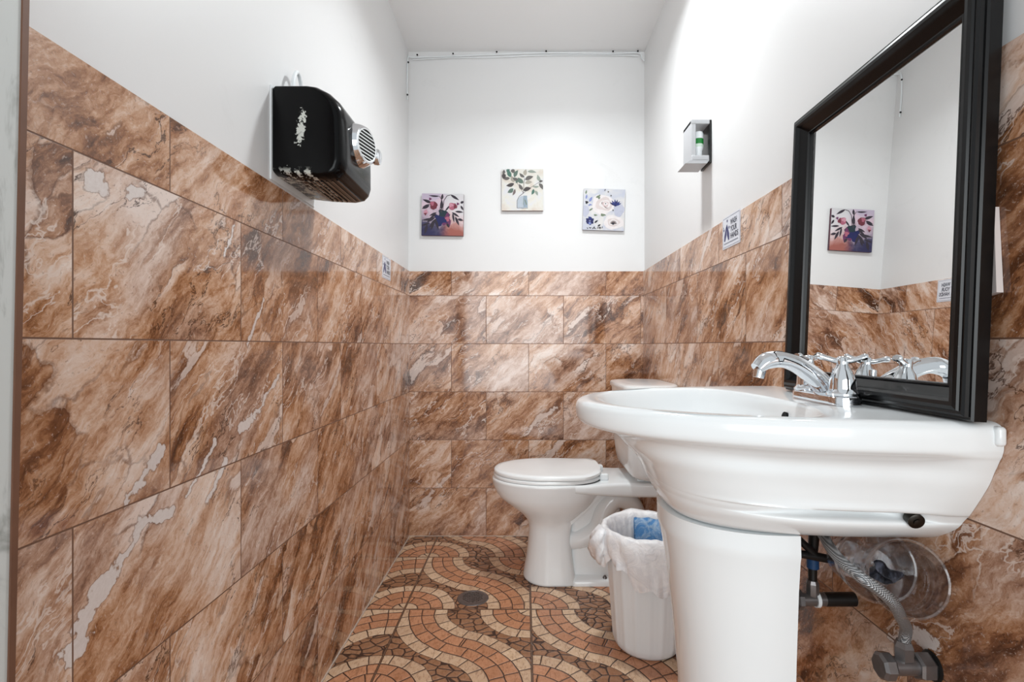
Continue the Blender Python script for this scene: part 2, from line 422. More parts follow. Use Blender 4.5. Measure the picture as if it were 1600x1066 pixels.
def braid():
    t = NT('braided_steel'); P = t.pos(); X, Y, Z = t.sep(P)
    a = t.m('SINE', t.m('MULTIPLY', t.m('ADD', t.m('ADD', X, Z), Y), 1250.0)); b = t.m('SINE', t.m('MULTIPLY', t.m('SUBTRACT', t.m('SUBTRACT', Z, X), Y), 1250.0))
    k = t.m('MULTIPLY', a, b)
    t.set(Base_Color=t.mix(t.sstep(k, -.4, .6), lin((88, 90, 92)), lin((196, 199, 202))), Roughness=.4, Metallic=.7)
    t.bump(k, .5, .001); return t.mat
M['braid'] = braid()

def bag_mat(name, rgb, rgb2, alpha=1.0):
    t = NT(name); n = t.noise(t.obj(), 22.0, 5, .7, 1.2); g = t.noise(t.obj(), 9.0, 2)
    t.set(Base_Color=t.mix(t.sstep(n, .4, .62), lin(rgb), lin(rgb2)), Roughness=.33, Alpha=alpha)
    t.bsdf.inputs['Subsurface Weight'].default_value = 0.0
    t.bump(t.m('ADD', n, g), .6, .006); return t.mat
M['liner'] = bag_mat('white_bin_liner', (250, 250, 251), (236, 237, 240), 1.0)
M['blue_bag'] = bag_mat('blue_translucent_film', (86, 150, 212), (178, 208, 236))

def clear():
    t = NT('clear_cup_plastic'); out = t.t.nodes['Material Output']
    tr = t.n('ShaderNodeBsdfTransparent'); tr.inputs[0].default_value = (.90, .90, .905, 1)
    gl = t.n('ShaderNodeBsdfGlossy'); gl.inputs['Roughness'].default_value = .07; gl.inputs[0].default_value = (.95, .95, .96, 1)
    lw = t.n('ShaderNodeLayerWeight'); lw.inputs[0].default_value = .32
    mx = t.n('ShaderNodeMixShader'); t.put(mx.inputs[0], t.m('ADD', t.m('MULTIPLY', lw.outputs['Facing'], .50), .06)); t.t.links.new(tr.outputs[0], mx.inputs[1]); t.t.links.new(gl.outputs[0], mx.inputs[2])
    t.t.links.new(mx.outputs[0], out.inputs[0]); return t.mat
M['clear'] = clear()

def mirror_glass():
    t = NT('mirror_silvering'); t.set(Base_Color=(.90, .905, .90, 1), Metallic=1.0, Roughness=0.0); return t.mat
M['mirror'] = mirror_glass()

def lamp_glass():
    t = NT('lit_opal_glass'); t.set(Base_Color=(1, 1, 1, 1), Roughness=.3)
    t.bsdf.inputs['Emission Color'].default_value = (1, .985, .96, 1); t.bsdf.inputs['Emission Strength'].default_value = 8.0; return t.mat
M['opal'] = lamp_glass()

# ---------------------------------------------------------------- room
def struct(name, data, mat, smooth=0):
    o = mesh_obj(name, data, mat, None, smooth); o['kind'] = 'structure'; return o
Y0 = 0.615
struct('floor', G().box(XL-.25, -.6, -.10, XR+.25, YB+.2, 0).data(), M['floor'])
struct('ceiling', G().box(XL-.25, .45, ZC, XR+.25, YB+.2, ZC+.1).data(), M['ceiling'])
wl = struct('wall_left', G().box(XL-.15, .50, 0, XL-TT, YB+.1, ZC).data(), M['paint'])
mesh_obj('tile_cladding', G().box(XL-TT, .565, 0, XL, YB, ZT).data(), M['marble_left'], wl, 0)
wb = struct('wall_back', G().box(XL-TT, YB+TT, 0, XR+TT, YB+.15, ZC).data(), M['paint'])
mesh_obj('tile_cladding', G().box(XL, YB, 0, XR, YB+TT, ZT).data(), M['marble_back'], wb, 0)
wr = struct('wall_right', G().box(XR+TT, .30, 0, XR+.15, YB+.1, ZC).data(), M['paint'])
mesh_obj('tile_cladding', G().box(XR, .30, 0, XR+TT, YB, ZT).data(), M['marble_right'], wr, 0)
g = G()
g.box(XL, .60, 0, XL+.004, YB, .004); g.box(XL, YB-.003, 0, .3, YB, .003)
struct('trim_1', g.data(), M['grout'])

def jamb_mat():
    t = NT('worn_grey_white_jamb'); p = t.pos(); n = t.noise(t.vm('MULTIPLY', p, (1, 1, .35)), 16.0, 5, .7, .8)
    t.set(Base_Color=t.mix(t.sstep(n, .52, .72), lin((206, 210, 208)), lin((150, 154, 150))), Roughness=.5); return t.mat
jm = jamb_mat()
def lean(x, z): return x + (z-.617)*.021 - .5715
g = G()
def slab(g, xa, xb, ya, yb, z0=0, z1=ZC):
    v = [(lean(x, z), y, z) for x in (xa, xb) for y in (ya, yb) for z in (z0, z1)]
    g.add(v, [(0,1,3,2),(4,6,7,5),(0,4,5,1),(2,3,7,6),(0,2,6,4),(1,5,7,3)])
slab(g, -.30, -.002, .40, .567)
dj = struct('door_1', g.data(), jm)
g = G(); slab(g, -.20, 0.0, .567, .5745)
mesh_obj('door_stop', g.data(), M['wood_edge'], dj, 0)

# ---------------------------------------------------------------- ceiling lamp (just above the picture)
lt = thing('ceiling_light', 'round opal glass ceiling lamp in the middle of the ceiling', 'light', (LAMP_AT[0], LAMP_AT[1], ZC))
mesh_obj('base', G().lathe([(.0, 0), (.10, 0), (.10, -.02), (.0, -.02)], (LAMP_AT[0], LAMP_AT[1], ZC)).data(), M['plastic_white'], lt)
mesh_obj('glass_dome', G().lathe([(.0, -.021), (.09, -.021), (.088, -.04), (.07, -.06), (.04, -.072), (.0, -.076)], (LAMP_AT[0], LAMP_AT[1], ZC)).data(), M['opal'], lt)
ld = bpy.data.lights.new('lamp_light', 'AREA'); ld.shape = 'DISK'; ld.size = .15; ld.spread = math.radians(155); ld.energy = LAMP_W; ld.color = (.93, .98, 1.0)
lo = bpy.data.objects.new('lamp_light', ld); COL.objects.link(lo); lo.parent = lt; lo.location = (0, 0, -.085)

# ---------------------------------------------------------------- cable along the ceiling edge
cz = 2.494
pts = [(-.603+.004, 2.61, 2.24), (-.600, 2.612, 2.36), (-.598, 2.625, 2.465), (-.58, 2.646, 2.476), (-.38, 2.650, 2.484), (-.15, 2.650, 2.494),
       (.11, 2.650, 2.501), (.45, 2.650, 2.498), (.585, 2.648, 2.500), (.603, 2.64, 2.47), (.611, 2.62, 2.445)]
cb = thing('wall_cable', 'thin white cable stapled along the top of the back wall, dropping down the left corner', 'cable', (0, 2.65, 2.49))
mesh_obj('cable_run', G().tube(catmull(pts, 6), .0032, 8).data(), M['plastic_white'], cb)
g = G()
mesh_obj('cable_run', G().tube(catmull([(p[0], p[1]-.001, p[2]-.012+.004*math.sin(i*2.1)) for i, p in enumerate(pts[3:9])], 6), .0022, 8).data(), M['plastic_white'], cb)
for px, py, pz in ((-.597, 2.604, 2.262), (-.594, 2.61, 2.43), (-.555, 2.643, 2.487), (-.37, 2.643, 2.493), (-.145, 2.643, 2.502), (.11, 2.643, 2.506), (.455, 2.643, 2.505), (.583, 2.641, 2.505)):
    mesh_obj('nail', G().lathe([(0, 0), (.0045, .001), (.0045, .003), (0, .0045)], (px, py, pz), (.3 if px < -.58 else 0, -1, 0), 10).data(), M['hole'], cb)

# ---------------------------------------------------------------- canvas pictures
def flatcol(name, c, r=.7): return plain(name, c, r, var=.18, scale=60)
PC = {k: flatcol('print_'+k, v) for k, v in dict(leafdark=(52, 44, 56), stem=(70, 56, 66), plum=(116, 48, 62), rose=(178, 100, 122), pink=(208, 150, 166), teal=(30, 52, 62),
      navy=(28, 34, 92), mauve=(110, 52, 96), sage=(96, 116, 106), sagelight=(150, 160, 150), grey=(102, 98, 96), greydark=(74, 68, 68), seagreen=(78, 116, 104), taupe=(170, 164, 152),
      vase=(184, 194, 204), vasedark=(150, 166, 180), white=(232, 226, 226), blush=(216, 204, 202), blush2=(212, 190, 190), blue=(40, 52, 120), bluelight=(130, 142, 196), lilac=(190, 193, 210),
      leafgreen=(118, 134, 112), black=(34, 34, 44), brown=(118, 104, 104)).items()}
PK = list(PC)
class Paint:
    def __init__(s, y): s.g = G(); s.y = y; s.k = 0
    def poly(s, pts, col):
        s.k += 1; s.g.cur = PK.index(col); y = -.0002 - .00002*s.k
        pts = [(min(max(x, .003), .997), min(max(z, .003), .997)) for x, z in pts]
        A = sum(pts[i][0]*pts[(i+1) % len(pts)][1]-pts[(i+1) % len(pts)][0]*pts[i][1] for i in range(len(pts)))
        if A < 0: pts = pts[::-1]
        s.g.add([(x, y, z) for x, z in pts], [tuple(range(len(pts)))])
    def leaf(s, x, y, L, deg, w, col, bend=0.0):
        a = math.radians(deg); n = 7; up = []; dn = []
        for i in range(n+1):
            t = i/n; h = w*math.sin(PI*t**.85)*.5; c = bend*math.sin(PI*t)
            px, py = L*t, c
            up.append((x+px*math.cos(a)-(py+h)*math.sin(a), y+px*math.sin(a)+(py+h)*math.cos(a)))
            dn.append((x+px*math.cos(a)-(py-h)*math.sin(a), y+px*math.sin(a)+(py-h)*math.cos(a)))
        for i in range(n):
            s.k += 0
            q = [up[i], up[i+1], dn[i+1], dn[i]]
            s.k -= 1 if i else 0
            s.poly(q, col)
    def blob(s, x, y, rx, ry, col, wob=.12, seed=1, deg=0):
        rnd = random.Random(seed); n = 18; ph = rnd.random()*6; a0 = math.radians(deg)
        P = []
        for i in range(n):
            a = 2*PI*i/n; r = 1+wob*math.sin(3*a+ph)+wob*.6*math.sin(5*a+2*ph)
            u, v = rx*r*math.cos(a), ry*r*math.sin(a)
            P.append((x+u*math.cos(a0)-v*math.sin(a0), y+u*math.sin(a0)+v*math.cos(a0)))
        s.poly(P, col)
    def line(s, pts, w, col):
        for (x0, y0), (x1, y1) in zip(pts, pts[1:]):
            d = math.hypot(x1-x0, y1-y0) or 1; nx, ny = -(y1-y0)/d*w/2, (x1-x0)/d*w/2
            s.poly([(x0+nx, y0+ny), (x1+nx, y1+ny), (x1-nx, y1-ny), (x0-nx, y0-ny)], col)

def canvas(cx, cz, size, roll, label, bgmat, sidemat, drawer):
    mtx = Matrix.Translation((cx, YB+TT-.0175, cz)) @ Matrix.Rotation(roll, 4, 'Y')
    th = thing('canvas_picture', label, 'picture', matrix=mtx)
    h = size/2
    g = G(); g.box(-h, 0, -h, h, .017, h, .0015)
    c = mesh_obj('canvas', g.data(), sidemat, th, 35, world_coords=False)
    c['label'] = 'wrapped canvas edge'
    P = Paint(0); drawer(P)
    ft = mesh_obj('painting', ([( -h, -.0002, -h), (h, -.0002, -h), (h, -.0002, h), (-h, -.0002, h)], [(0, 1, 2, 3)]), bgmat, th, 0, world_coords=False)
    v = [((x-.5)*size, y-.0002, (z-.5)*size) for x, y, z in P.g.v]
    mesh_obj('floral_print', (v, P.g.f, P.g.m), [PC[k] for k in PK], ft, 0, world_coords=False)

def bg_a():
    t = NT('print_ground_dusk'); p = t.obj(); X, Y, Z = t.sep(p); n = t.noise(p, 16.0, 4, .6, .5)
    k = t.m('ADD', t.m('MULTIPLY', Z, 4.5), t.m('ADD', n, -.02))
    lft = t.ramp(k, [(.05, lin((44, 42, 82))), (.28, lin((78, 74, 102))), (.42, lin((176, 160, 176))), (.7, lin((214, 190, 202))), (.95, lin((190, 176, 196)))])
    rgt = t.ramp(k, [(.05, lin((158, 92, 82))), (.28, lin((186, 138, 132))), (.45, lin((214, 196, 200))), (.7, lin((212, 208, 212))), (.95, lin((206, 206, 208)))])
    t.set(Base_Color=t.mix(t.sstep(t.m('ADD', X, t.m('MULTIPLY', n, .04)), .0, .06), lft, rgt), Roughness=.65); return t.mat
def bg_b():
    t = NT('print_ground_cream'); p = t.obj(); X, Y, Z = t.sep(p); n = t.noise(p, 12.0, 4, .6, .5)
    t.set(Base_Color=t.ramp(n, [(.35, lin((206, 194, 182))), (.5, lin((216, 214, 206))), (.62, lin((212, 212, 216)))]), Roughness=.65); return t.mat
def bg_c():
    t = NT('print_ground_lilac'); p = t.obj(); n = t.noise(p, 14.0, 4, .6, .8)
    t.set(Base_Color=t.ramp(n, [(.36, lin((188, 192, 206))), (.5, lin((200, 201, 207))), (.62, lin((214, 212, 210)))]), Roughness=.65); return t.mat

def draw_a(P):
    R = random.Random(4)
    P.blob(.52, .50, .13, .12, 'teal', .2, 3); P.blob(.60, .36, .10, .15, 'mauve', .25, 5); P.blob(.45, .36, .15, .12, 'navy', .3, 8)
    P.line([(.47, .55), (.47, .8), (.47, .88)], .022, 'stem'); P.line([(.50, .60), (.53, .84), (.60, .95), (.68, .97)], .016, 'stem')
    P.line([(.43, .60), (.47, .86), (.42, .94)], .014, 'stem')
    P.leaf(.47, .62, .24, 88, .075, 'leafdark'); P.leaf(.48, .86, .14, 84, .06, 'leafdark'); P.leaf(.42, .94, .26, 176, .04, 'leafdark', .01)
    P.leaf(.68, .98, .25, -32, .06, 'leafdark')
    for x, y, L, a, w in ((.24, .77, .24, 158, .07), (.18, .70, .20, 200, .06), (.20, .74, .2, 200, .05), (.36, .55, .2, 205, .05), (.36, .52, .22, 215, .05), (.30, .40, .3, 188, .06), (.33, .44, .25, 212, .06),
                         (.36, .41, .3, 232, .07), (.34, .38, .26, 285, .06), (.2, .3, .22, 200, .05), (.72, .56, .22, -32, .05), (.74, .54, .23, -80, .05), (.80, .46, .24, -66, .06), (.86, .40, .14, -14, .06),
                         (.80, .58, .2, -5, .05), (.92, .78, .1, 25, .06), (.93, .72, .13, -60, .05), (.56, .58, .2, 52, .04), (.60, .30, .13, -60, .06), (.14, .26, .24, 255, .07), (.30, .33, .22, 250, .06)):
        P.leaf(x, y, L, a, w, 'leafdark')
    P.blob(.28, .72, .09, .10, 'plum', .12, 1); P.blob(.25, .76, .045, .05, 'rose', .2, 2); P.blob(.33, .70, .035, .06, 'plum', .2, 6)
    P.blob(.74, .70, .10, .085, 'rose', .12, 4); P.blob(.70, .73, .05, .045, 'pink', .2, 7); P.blob(.80, .70, .035, .06, 'plum', .2, 9)
    P.blob(.20, .87, .03, .03, 'mauve', .2, 3); P.blob(.86, .76, .03, .03, 'mauve', .2, 4); P.blob(.10, .56, .05, .05, 'pink', .2, 5); P.blob(.09, .51, .03, .03, 'plum', .3, 2)
    P.blob(.62, .40, .05, .06, 'rose', .25, 2)
def draw_b(P):
    P.blob(.50, .20, .125, .155, 'vase', .04, 2); P.poly([(.37, .06), (.63, .06), (.63, .24), (.37, .24)], 'vase'); P.poly([(.52, .08), (.62, .08), (.61, .36), (.52, .36)], 'vasedark')
    P.line([(.37, .06), (.37, .24), (.42, .34)], .012, 'grey'); P.line([(.37, .06), (.63, .06)], .010, 'grey')
    P.line([(.42, .34), (.52, .42), (.53, .62), (.55, .78)], .013, 'grey'); P.line([(.52, .42), (.40, .62), (.30, .76)], .010, 'brown')
    P.line([(.50, .40), (.70, .56), (.90, .68)], .009, 'grey'); P.line([(.53, .30), (.52, .14)], .010, 'leafgreen'); P.line([(.56, .26), (.60, .14)], .022, 'leafgreen')
    for x, y, L, a, w, c in ((.52, .48, .20, 18, .10, 'greydark'), (.51, .50, .17, 122, .08, 'grey'), (.56, .66, .18, 8, .09, 'taupe'), (.56, .74, .22, 22, .10, 'grey'), (.52, .66, .19, 135, .11, 'sage'),
                             (.55, .80, .16, 140, .07, 'grey'), (.56, .84, .16, 80, .09, 'taupe'), (.62, .94, .22, -6, .07, 'sagelight'), (.30, .65, .20, 195, .09, 'greydark'), (.28, .53, .17, 215, .10, 'sage'),
                             (.32, .52, .17, 250, .06, 'brown'), (.20, .78, .19, 178, .08, 'grey'), (.10, .86, .12, 200, .12, 'greydark'), (.22, .80, .2, 108, .10, 'seagreen'), (.30, .80, .2, 62, .09, 'sage'),
                             (.28, .90, .12, 90, .10, 'grey'), (.06, .98, .12, 250, .07, 'grey'), (.30, .68, .18, 112, .09, 'taupe'), (.34, .66, .14, 50, .07, 'sage'), (.93, .70, .18, 112, .08, 'sagelight'),
                             (.90, .68, .10, 20, .06, 'grey'), (.90, .66, .18, -60, .08, 'grey'), (.90, .58, .17, 178, .05, 'sagelight'), (.77, .52, .15, 250, .07, 'seagreen'), (.80, .48, .14, -62, .06, 'sagelight'),
                             (.14, .90, .14, 70, .08, 'seagreen'), (.40, .74, .15, 160, .08, 'grey')):
        P.leaf(x, y, L, a, w, c, .012)
def draw_c(P):
    P.blob(.48, .62, .28, .24, 'white', .08, 3); P.blob(.50, .63, .20, .16, 'blush', .1, 5); P.blob(.52, .63, .13, .10, 'white', .1, 6); P.blob(.53, .63, .08, .07, 'blush2', .1, 2); P.blob(.54, .64, .045, .04, 'white', .1, 4)
    P.blob(.535, .645, .014, .014, 'black', .1, 4); P.leaf(.50, .60, .13, -25, .02, 'brown', -.03); P.leaf(.45, .62, .08, 80, .02, 'brown', .01)
    P.blob(.74, .20, .24, .17, 'white', .07, 7); P.blob(.74, .20, .15, .10, 'blush', .08, 1); P.blob(.74, .20, .11, .07, 'white', .1, 9)
    for i in range(9): P.leaf(.74, .16, .10, 10+i*20, .022, 'brown')
    P.blob(.73, .17, .035, .028, 'black', .2, 2)
    P.blob(.86, .50, .13, .16, 'lilac', .1, 1); P.blob(.06, .45, .08, .14, 'lilac', .1, 8)
    for a in (150, 125, 95, 70, 45, 25): P.leaf(.77, .60, .16, a, .045, 'blue' if a % 2 else 'navy')
    P.blob(.77, .61, .04, .025, 'navy', .2, 2)
    for a in (20, 90, 160, 215, 270, 320): P.blob(.17+.055*math.cos(math.radians(a)), .22+.06*math.sin(math.radians(a)), .045, .04, 'navy' if a % 3 else 'blue', .15, a)
    P.blob(.17, .16, .03, .03, 'bluelight', .2, 4); P.blob(.17, .22, .014, .014, 'bluelight', .1, 1)
    P.blob(.08, .66, .035, .035, 'black', .2, 1); P.leaf(.06, .74, .12, 80, .04, 'bluelight'); P.leaf(.14, .68, .14, 60, .06, 'bluelight'); P.leaf(.12, .58, .10, 10, .04, 'bluelight', .02)
    P.leaf(.05, .86, .10, 80, .04, 'leafgreen'); P.leaf(.14, .46, .12, 35, .035, 'leafgreen'); P.blob(.36, .80, .045, .045, 'leafgreen', .35, 6); P.blob(.48, .37, .06, .03, 'leafgreen', .2, 3); P.blob(.30, .36, .04, .02, 'leafgreen', .2, 3)
    for x, y in ((.59, .93), (.66, .84), (.72, .49)): P.blob(x, y, .017, .02, 'grey', .1, 1)
    P.leaf(.50, .94, .07, 70, .02, 'black'); P.leaf(.28, .17, .11, 40, .04, 'black'); P.leaf(.36, .09, .09, 35, .04, 'black')
    for i in range(12):
        r = random.Random(i); P.leaf(.14+.03*i, .02+.01*(i % 3), .06, r.uniform(20, 160), .018, 'black')

canvas(-.424, 1.662, .216, math.radians(0.8), 'square canvas of dark red flowers in a navy vase, leftmost on back wall', bg_a(), flatcol('canvas_edge_dark', (96, 60, 74)), draw_a)
canvas(-.012, 1.790, .214, 0.0, 'square canvas of grey green leafy sprigs in a glass jar, highest on back wall', bg_b(), flatcol('canvas_edge_brown', (150, 130, 124)), draw_b)
canvas(.408, 1.688, .214, math.radians(1.9), 'slightly crooked square canvas of pale roses and blue flowers, rightmost on back wall', bg_c(), flatcol('canvas_edge_grey', (170, 170, 176)), draw_c)

# ---------------------------------------------------------------- hygiene signs
M['sign'] = plain('sign_white', (226, 229, 238), .3, var=.03)
M['ink'] = plain('sign_ink', (44, 44, 66), .5, var=.05)
M['ink2'] = plain('sign_hand_ink', (62, 62, 120), .5, var=.3, scale=150)
M['line'] = plain('sign_line', (110, 116, 132), .5)
def text_mesh(txt, size, bold=.0):
    cu = bpy.data.curves.new('t', 'FONT'); cu.body = txt; cu.size = size; cu.offset = bold; cu.align_x = 'LEFT'
    ob = bpy.data.objects.new('t', cu); COL.objects.link(ob)
    dg = bpy.context.evaluated_depsgraph_get(); me = bpy.data.meshes.new_from_object(ob.evaluated_get(dg))
    v = [tuple(p.co) for p in me.vertices]; f = [tuple(p.vertices) for p in me.polygons]
    bpy.data.objects.remove(ob); bpy.data.curves.remove(cu); bpy.data.meshes.remove(me)
    return v, f
def sign(matrix, label):
    """local x right, z up, -y towards the reader; 127 x 95 mm"""
    th = thing('hand_washing_sign', label, 'sign', matrix=matrix)
    W, H = .128, .096
    mesh_obj('plate', G().box(0, -.0015, 0, W, 0, H).data(), M['sign'], th, 0, world_coords=False)
    g = G()
    for (a, b, c, d) in ((.004, .004, W-.004, .0052), (.004, H-.0052, W-.004, H-.004), (.004, .004, .0048, H-.004), (W-.0048, .004, W-.004, H-.004)):
        g.add([(a, -.0017, b), (c, -.0017, b), (c, -.0017, d), (a, -.0017, d)], [(0, 1, 2, 3)])
    mesh_obj('border', g.data(), M['line'], th, 0, world_coords=False)
    g = G()
    for i, (w, xo) in enumerate((('WASH', .060), ('YOUR', .060), ('HANDS', .060))):
        v, f = text_mesh(w, .0225, .0006)
        wx = max(p[0] for p in v); sc = (.046 if i < 2 else .056)/wx
        g.add([(xo + p[0]*sc, -.0018, .0655-.0205*i + p[1]) for p in v], f)
    mesh_obj('lettering', g.data(), M['ink'], th, 0, world_coords=False)
    g = G(); R = random.Random(7); x = .012
    while x < W-.016:
        w = R.uniform(.0015, .006); g.add([(x, -.0018, .0135), (x+w, -.0018, .0135), (x+w, -.0018, .0165), (x, -.0018, .0165)], [(0, 1, 2, 3)]); x += w+.0011
    mesh_obj('small_print', g.data(), M['line'], th, 0, world_coords=False)
    g = G()
    def pl(pts): g.add([(a, -.0018, b) for a, b in pts], [tuple(range(len(pts)))])
    pl([(.012, .024), (.020, .022), (.030, .040), (.032, .060), (.027, .066), (.022, .056), (.014, .040)])
    pl([(.052, .024), (.044, .022), (.034, .040), (.032, .060), (.037, .068), (.044, .056), (.052, .040)])
    pl([(.026, .060), (.038, .060), (.036, .072), (.030, .070)])
    for cx, cy, r in ((.011, .058, .0038), (.050, .060, .004), (.036, .082, .0038), (.008, .066, .002)):
        pl([(cx+r*math.cos(k*PI/5), cy+r*1.15*math.sin(k*PI/5)) for k in range(10)])
    mesh_obj('hands_emblem', g.data(), M['ink2'], th, 0, world_coords=False)
    return th
# right wall: reader looks along +X, local x runs towards -Y
sign(Matrix(((0, 1, 0, XR-.0002), (-1, 0, 0, 1.582), (0, 0, 1, 1.281), (0, 0, 0, 1))) , 'white and navy hand washing notice on right wall, below the soap dispenser')
sign(Matrix(((0, -1, 0, XL+.0002), (1, 0, 0, 2.140), (0, 0, 1, 1.272), (0, 0, 0, 1))), 'white and navy hand washing notice on left wall beside the back corner')

# ---------------------------------------------------------------- hand dryer
prof = [(0, 1.398), (0, 1.606), (.006, 1.612), (.085, 1.612), (.105, 1.609), (.130, 1.596), (.150, 1.577), (.160, 1.558), (.166, 1.53), (.168, 1.47), (.168, 1.425), (.162, 1.405), (.150, 1.393), (.125, 1.388), (.06, 1.391)]
def refine(P, m=3):
    out = []
    for i in range(len(P)):
        a, b = P[i], P[(i+1) % len(P)]
        for k in range(m): out.append((a[0]+(b[0]-a[0])*k/m, a[1]+(b[1]-a[1])*k/m))
    return out
hd = thing('hand_dryer', 'chipped glossy black electric hand dryer with chrome nozzle, on left wall', 'hand dryer', (XL-TT, 1.34, 1.39))
cxp, czp = .0, 1.50
rings = []
ya, yb, rr = 1.218, 1.462, .034
for k in range(9):
    a = PI/2*k/8; rings.append((ya + rr*(1-math.cos(PI/2-(PI/2-a))), rr*(1-math.sin(a))))
R1 = [(ya+rr*(1-math.cos(a)) if False else ya + rr - rr*math.cos(a), rr - rr*math.sin(a)) for a in [PI/2*k/8 for k in range(9)]]
R2 = [(yb - (y-ya), i) for y, i in R1[::-1]]
rg = []
for y, ins in R1 + R2:
    ring = []
    for e, z in refine(prof):
        fe = 1 - ins*.62/.168; fz = 1 - ins*.30/.11
        ring.append((XL-TT+.004 + e*fe, y, czp + (z-czp)*fz))
    rg.append(ring)
mesh_obj('housing', G().loft(rg).data(), M['dryer'], hd, 50)
mesh_obj('wall_plate', G().box(XL-TT, 1.213, 1.382, XL-TT+.0035, 1.466, 1.606).data(), M['plastic_white'], hd, 0)
g = G()
for k in range(7):
    e = .062+.013*k; x = XL-TT+.004+e; z = 1.3885+.0008*abs(k-3)
    g.box(x, 1.25, z-.0022, x+.005, 1.43, z+.004)
mesh_obj('air_inlet', g.data(), M['black'], hd, 0)
nx, ny, nz = XL-TT+.004+.166, 1.338, 1.508
TQ = math.radians(15)       # the round nozzle is swivelled towards the door
def swivel(g):
    o = Vector((nx, ny, nz)); q = Matrix.Rotation(-TQ, 3, 'Z')
    g.v = [tuple(o + q @ (Vector(p)-o)) for p in g.v]; return g.data()
nozz = mesh_obj('nozzle', swivel(G().lathe([(.030, -.012), (.054, -.012), (.056, .003), (.054, .008), (.050, .018), (.046, .024), (.0425, .025), (.0415, .024), (.0415, .004)], (nx, ny, nz), (1, 0, 0), 20, cap=False)), M['chrome'], hd, 20)
mesh_obj('nozzle_disc', swivel(G().lathe([(0, 0), (.0425, 0), (.0425, .0240), (0, .0240)], (nx, ny, nz), (1, 0, 0), 24)), M['hole'], nozz)
g = G()
for k in range(8):
    h = -.0315+.009*k; w = math.sqrt(max(.0415**2-h*h, 0)); g.box(nx+.0230, ny-w, nz+h-.0013, nx+.0247, ny+w, nz+h+.0013)
g.lathe([(.039, .014), (.0422, .014), (.0422, .0262), (.039, .0252)], (nx, ny, nz), (1, 0, 0), 28, cap=False)
mesh_obj('grille', swivel(g), M['plastic_white'], nozz, 30)
btn = mesh_obj('push_button', G().lathe([(0, -.002), (.019, -.002), (.019, .004), (.0165, .012), (.021, .014), (.022, .024), (.020, .029), (.014, .032), (0, .033)], (nx, 1.428, 1.512), (1, 0, 0), 18).data(), M['chrome'], hd, 40)
lp = [(XL-TT+.022, 1.312+.030*math.cos(a), 1.604+.082*math.sin(a)) for a in [PI*k/10 for k in range(11)]]
mesh_obj('hook', G().tube([(p[0], p[1], p[2]) for p in lp], .0052, 10).data(), M['plastic_white'], hd)

# ---------------------------------------------------------------- soap dispenser
x0, x1 = XR+TT-.068, XR+TT; ya, yb = 1.700, 1.788; z0, z1 = 1.598, 1.738
sd = thing('soap_dispenser', 'silver open sided dispenser with green banded white bottle, high on right wall', 'dispenser', (x1, 1.74, z0))
mesh_obj('back_plate', G().box(x1-.008, ya, z0-.004, x1, yb, z1, .002).data(), M['black'], sd)
g = G(); g.box(x0, ya+.002, z0, x0+.016, yb, z1, .003)
mesh_obj('front_panel', g.data(), M['silver'], sd)
mesh_obj('top_cap', G().box(x0, ya, z1-.014, x1-.006, yb, z1+.002, .003).data(), M['silver'], sd)
g = G(); g.box(x0+.001, ya, z0+.002, x1-.008, yb, z0+.022, .003)
g.add([(x0-.020, ya, z0-.006), (x1-.016, ya, z0-.006), (x1-.008, ya, z0+.006), (x0, ya, z0+.006), (x0-.020, yb, z0-.006), (x1-.016, yb, z0-.006), (x1-.008, yb, z0+.006), (x0, yb, z0+.006)],
      [(0,1,2,3),(7,6,5,4),(0,4,5,1),(1,5,6,2),(2,6,7,3),(3,7,4,0)])
mesh_obj('bottom_tray', g.data(), M['silver'], sd)
bx, by = x0+.033, ya+.030
c = thing('soap_bottle', 'small white bottle with green band inside the silver wall dispenser', 'bottle', (bx, by, z0+.022))
mesh_obj('bottle_body', G().lathe([(0, .0225), (.013, .0225), (.013, .044), (.016, .052), (.0165, .102), (.014, .108), (0, .109)], (bx, by, z0), n=24).data(), M['plastic_white'], c)
mesh_obj('band', G().lathe([(.0158, .066), (.0169, .067), (.0169, .084), (.0158, .085)], (bx, by, z0), n=24, cap=False).data(), M['green'], c)
mesh_obj('lower_band', G().lathe([(.0158, .056), (.0168, .057), (.0168, .0655), (.0158, .066)], (bx, by, z0), n=24, cap=False).data(), M['pale_green'], c)

# ---------------------------------------------------------------- toilet (tank against the right wall)
TY = 2.20
tl = thing('toilet', 'white two piece toilet with closed lid beside the back wall', 'toilet', (.20, TY, 0))
def egg(cx, rx, ry, z, n=64, exf=2.05, exb=2.6, back=None):
    out = []
    for k in range(n):
        a = 2*PI*k/n; c, s_ = math.cos(a), math.sin(a); ex = exb if c > 0 else exf
        r = (abs(c)**ex + abs(s_)**ex)**(-1/ex)
        x = cx + rx*r*c; y = TY + ry*r*s_
        if back is not None: x = min(x, back)
        out.append((x, y, z))
    return out
rows = [(.104, .106, .108, .000), (.104, .110, .112, .006), (.103, .109, .111, .02), (.104, .096, .100, .10), (.104, .088, .095, .18), (.106, .092, .098, .235), (.110, .124, .120, .275),
        (.105, .170, .150, .315), (.096, .205, .170, .35), (.095, .226, .180, .385), (.096, .234, .184, .410), (.096, .235, .185, .424), (.096, .230, .181, .431)]
mesh_obj('bowl', G().loft([egg(*r, exb=2.6+3.6*max(0, min(1, (.26-r[3])/.03))) for r in smooth_table(rows, 5)]).data(), M['porcelain'], tl, 60)
# deck that carries the tank
rg = []
for x, hw, zb in ((.20, .178, .398), (.26, .172, .392), (.33, .150, .380), (.40, .135, .372), (.48, .140, .372), (.56, .150, .375), (.585, .150, .378)):
    rg.append([(x, TY+a, b) for a, b in rrect(-hw, zb, hw, .431, .013)])
mesh_obj('deck', G().loft(rg).data(), M['porcelain'], tl, 40)
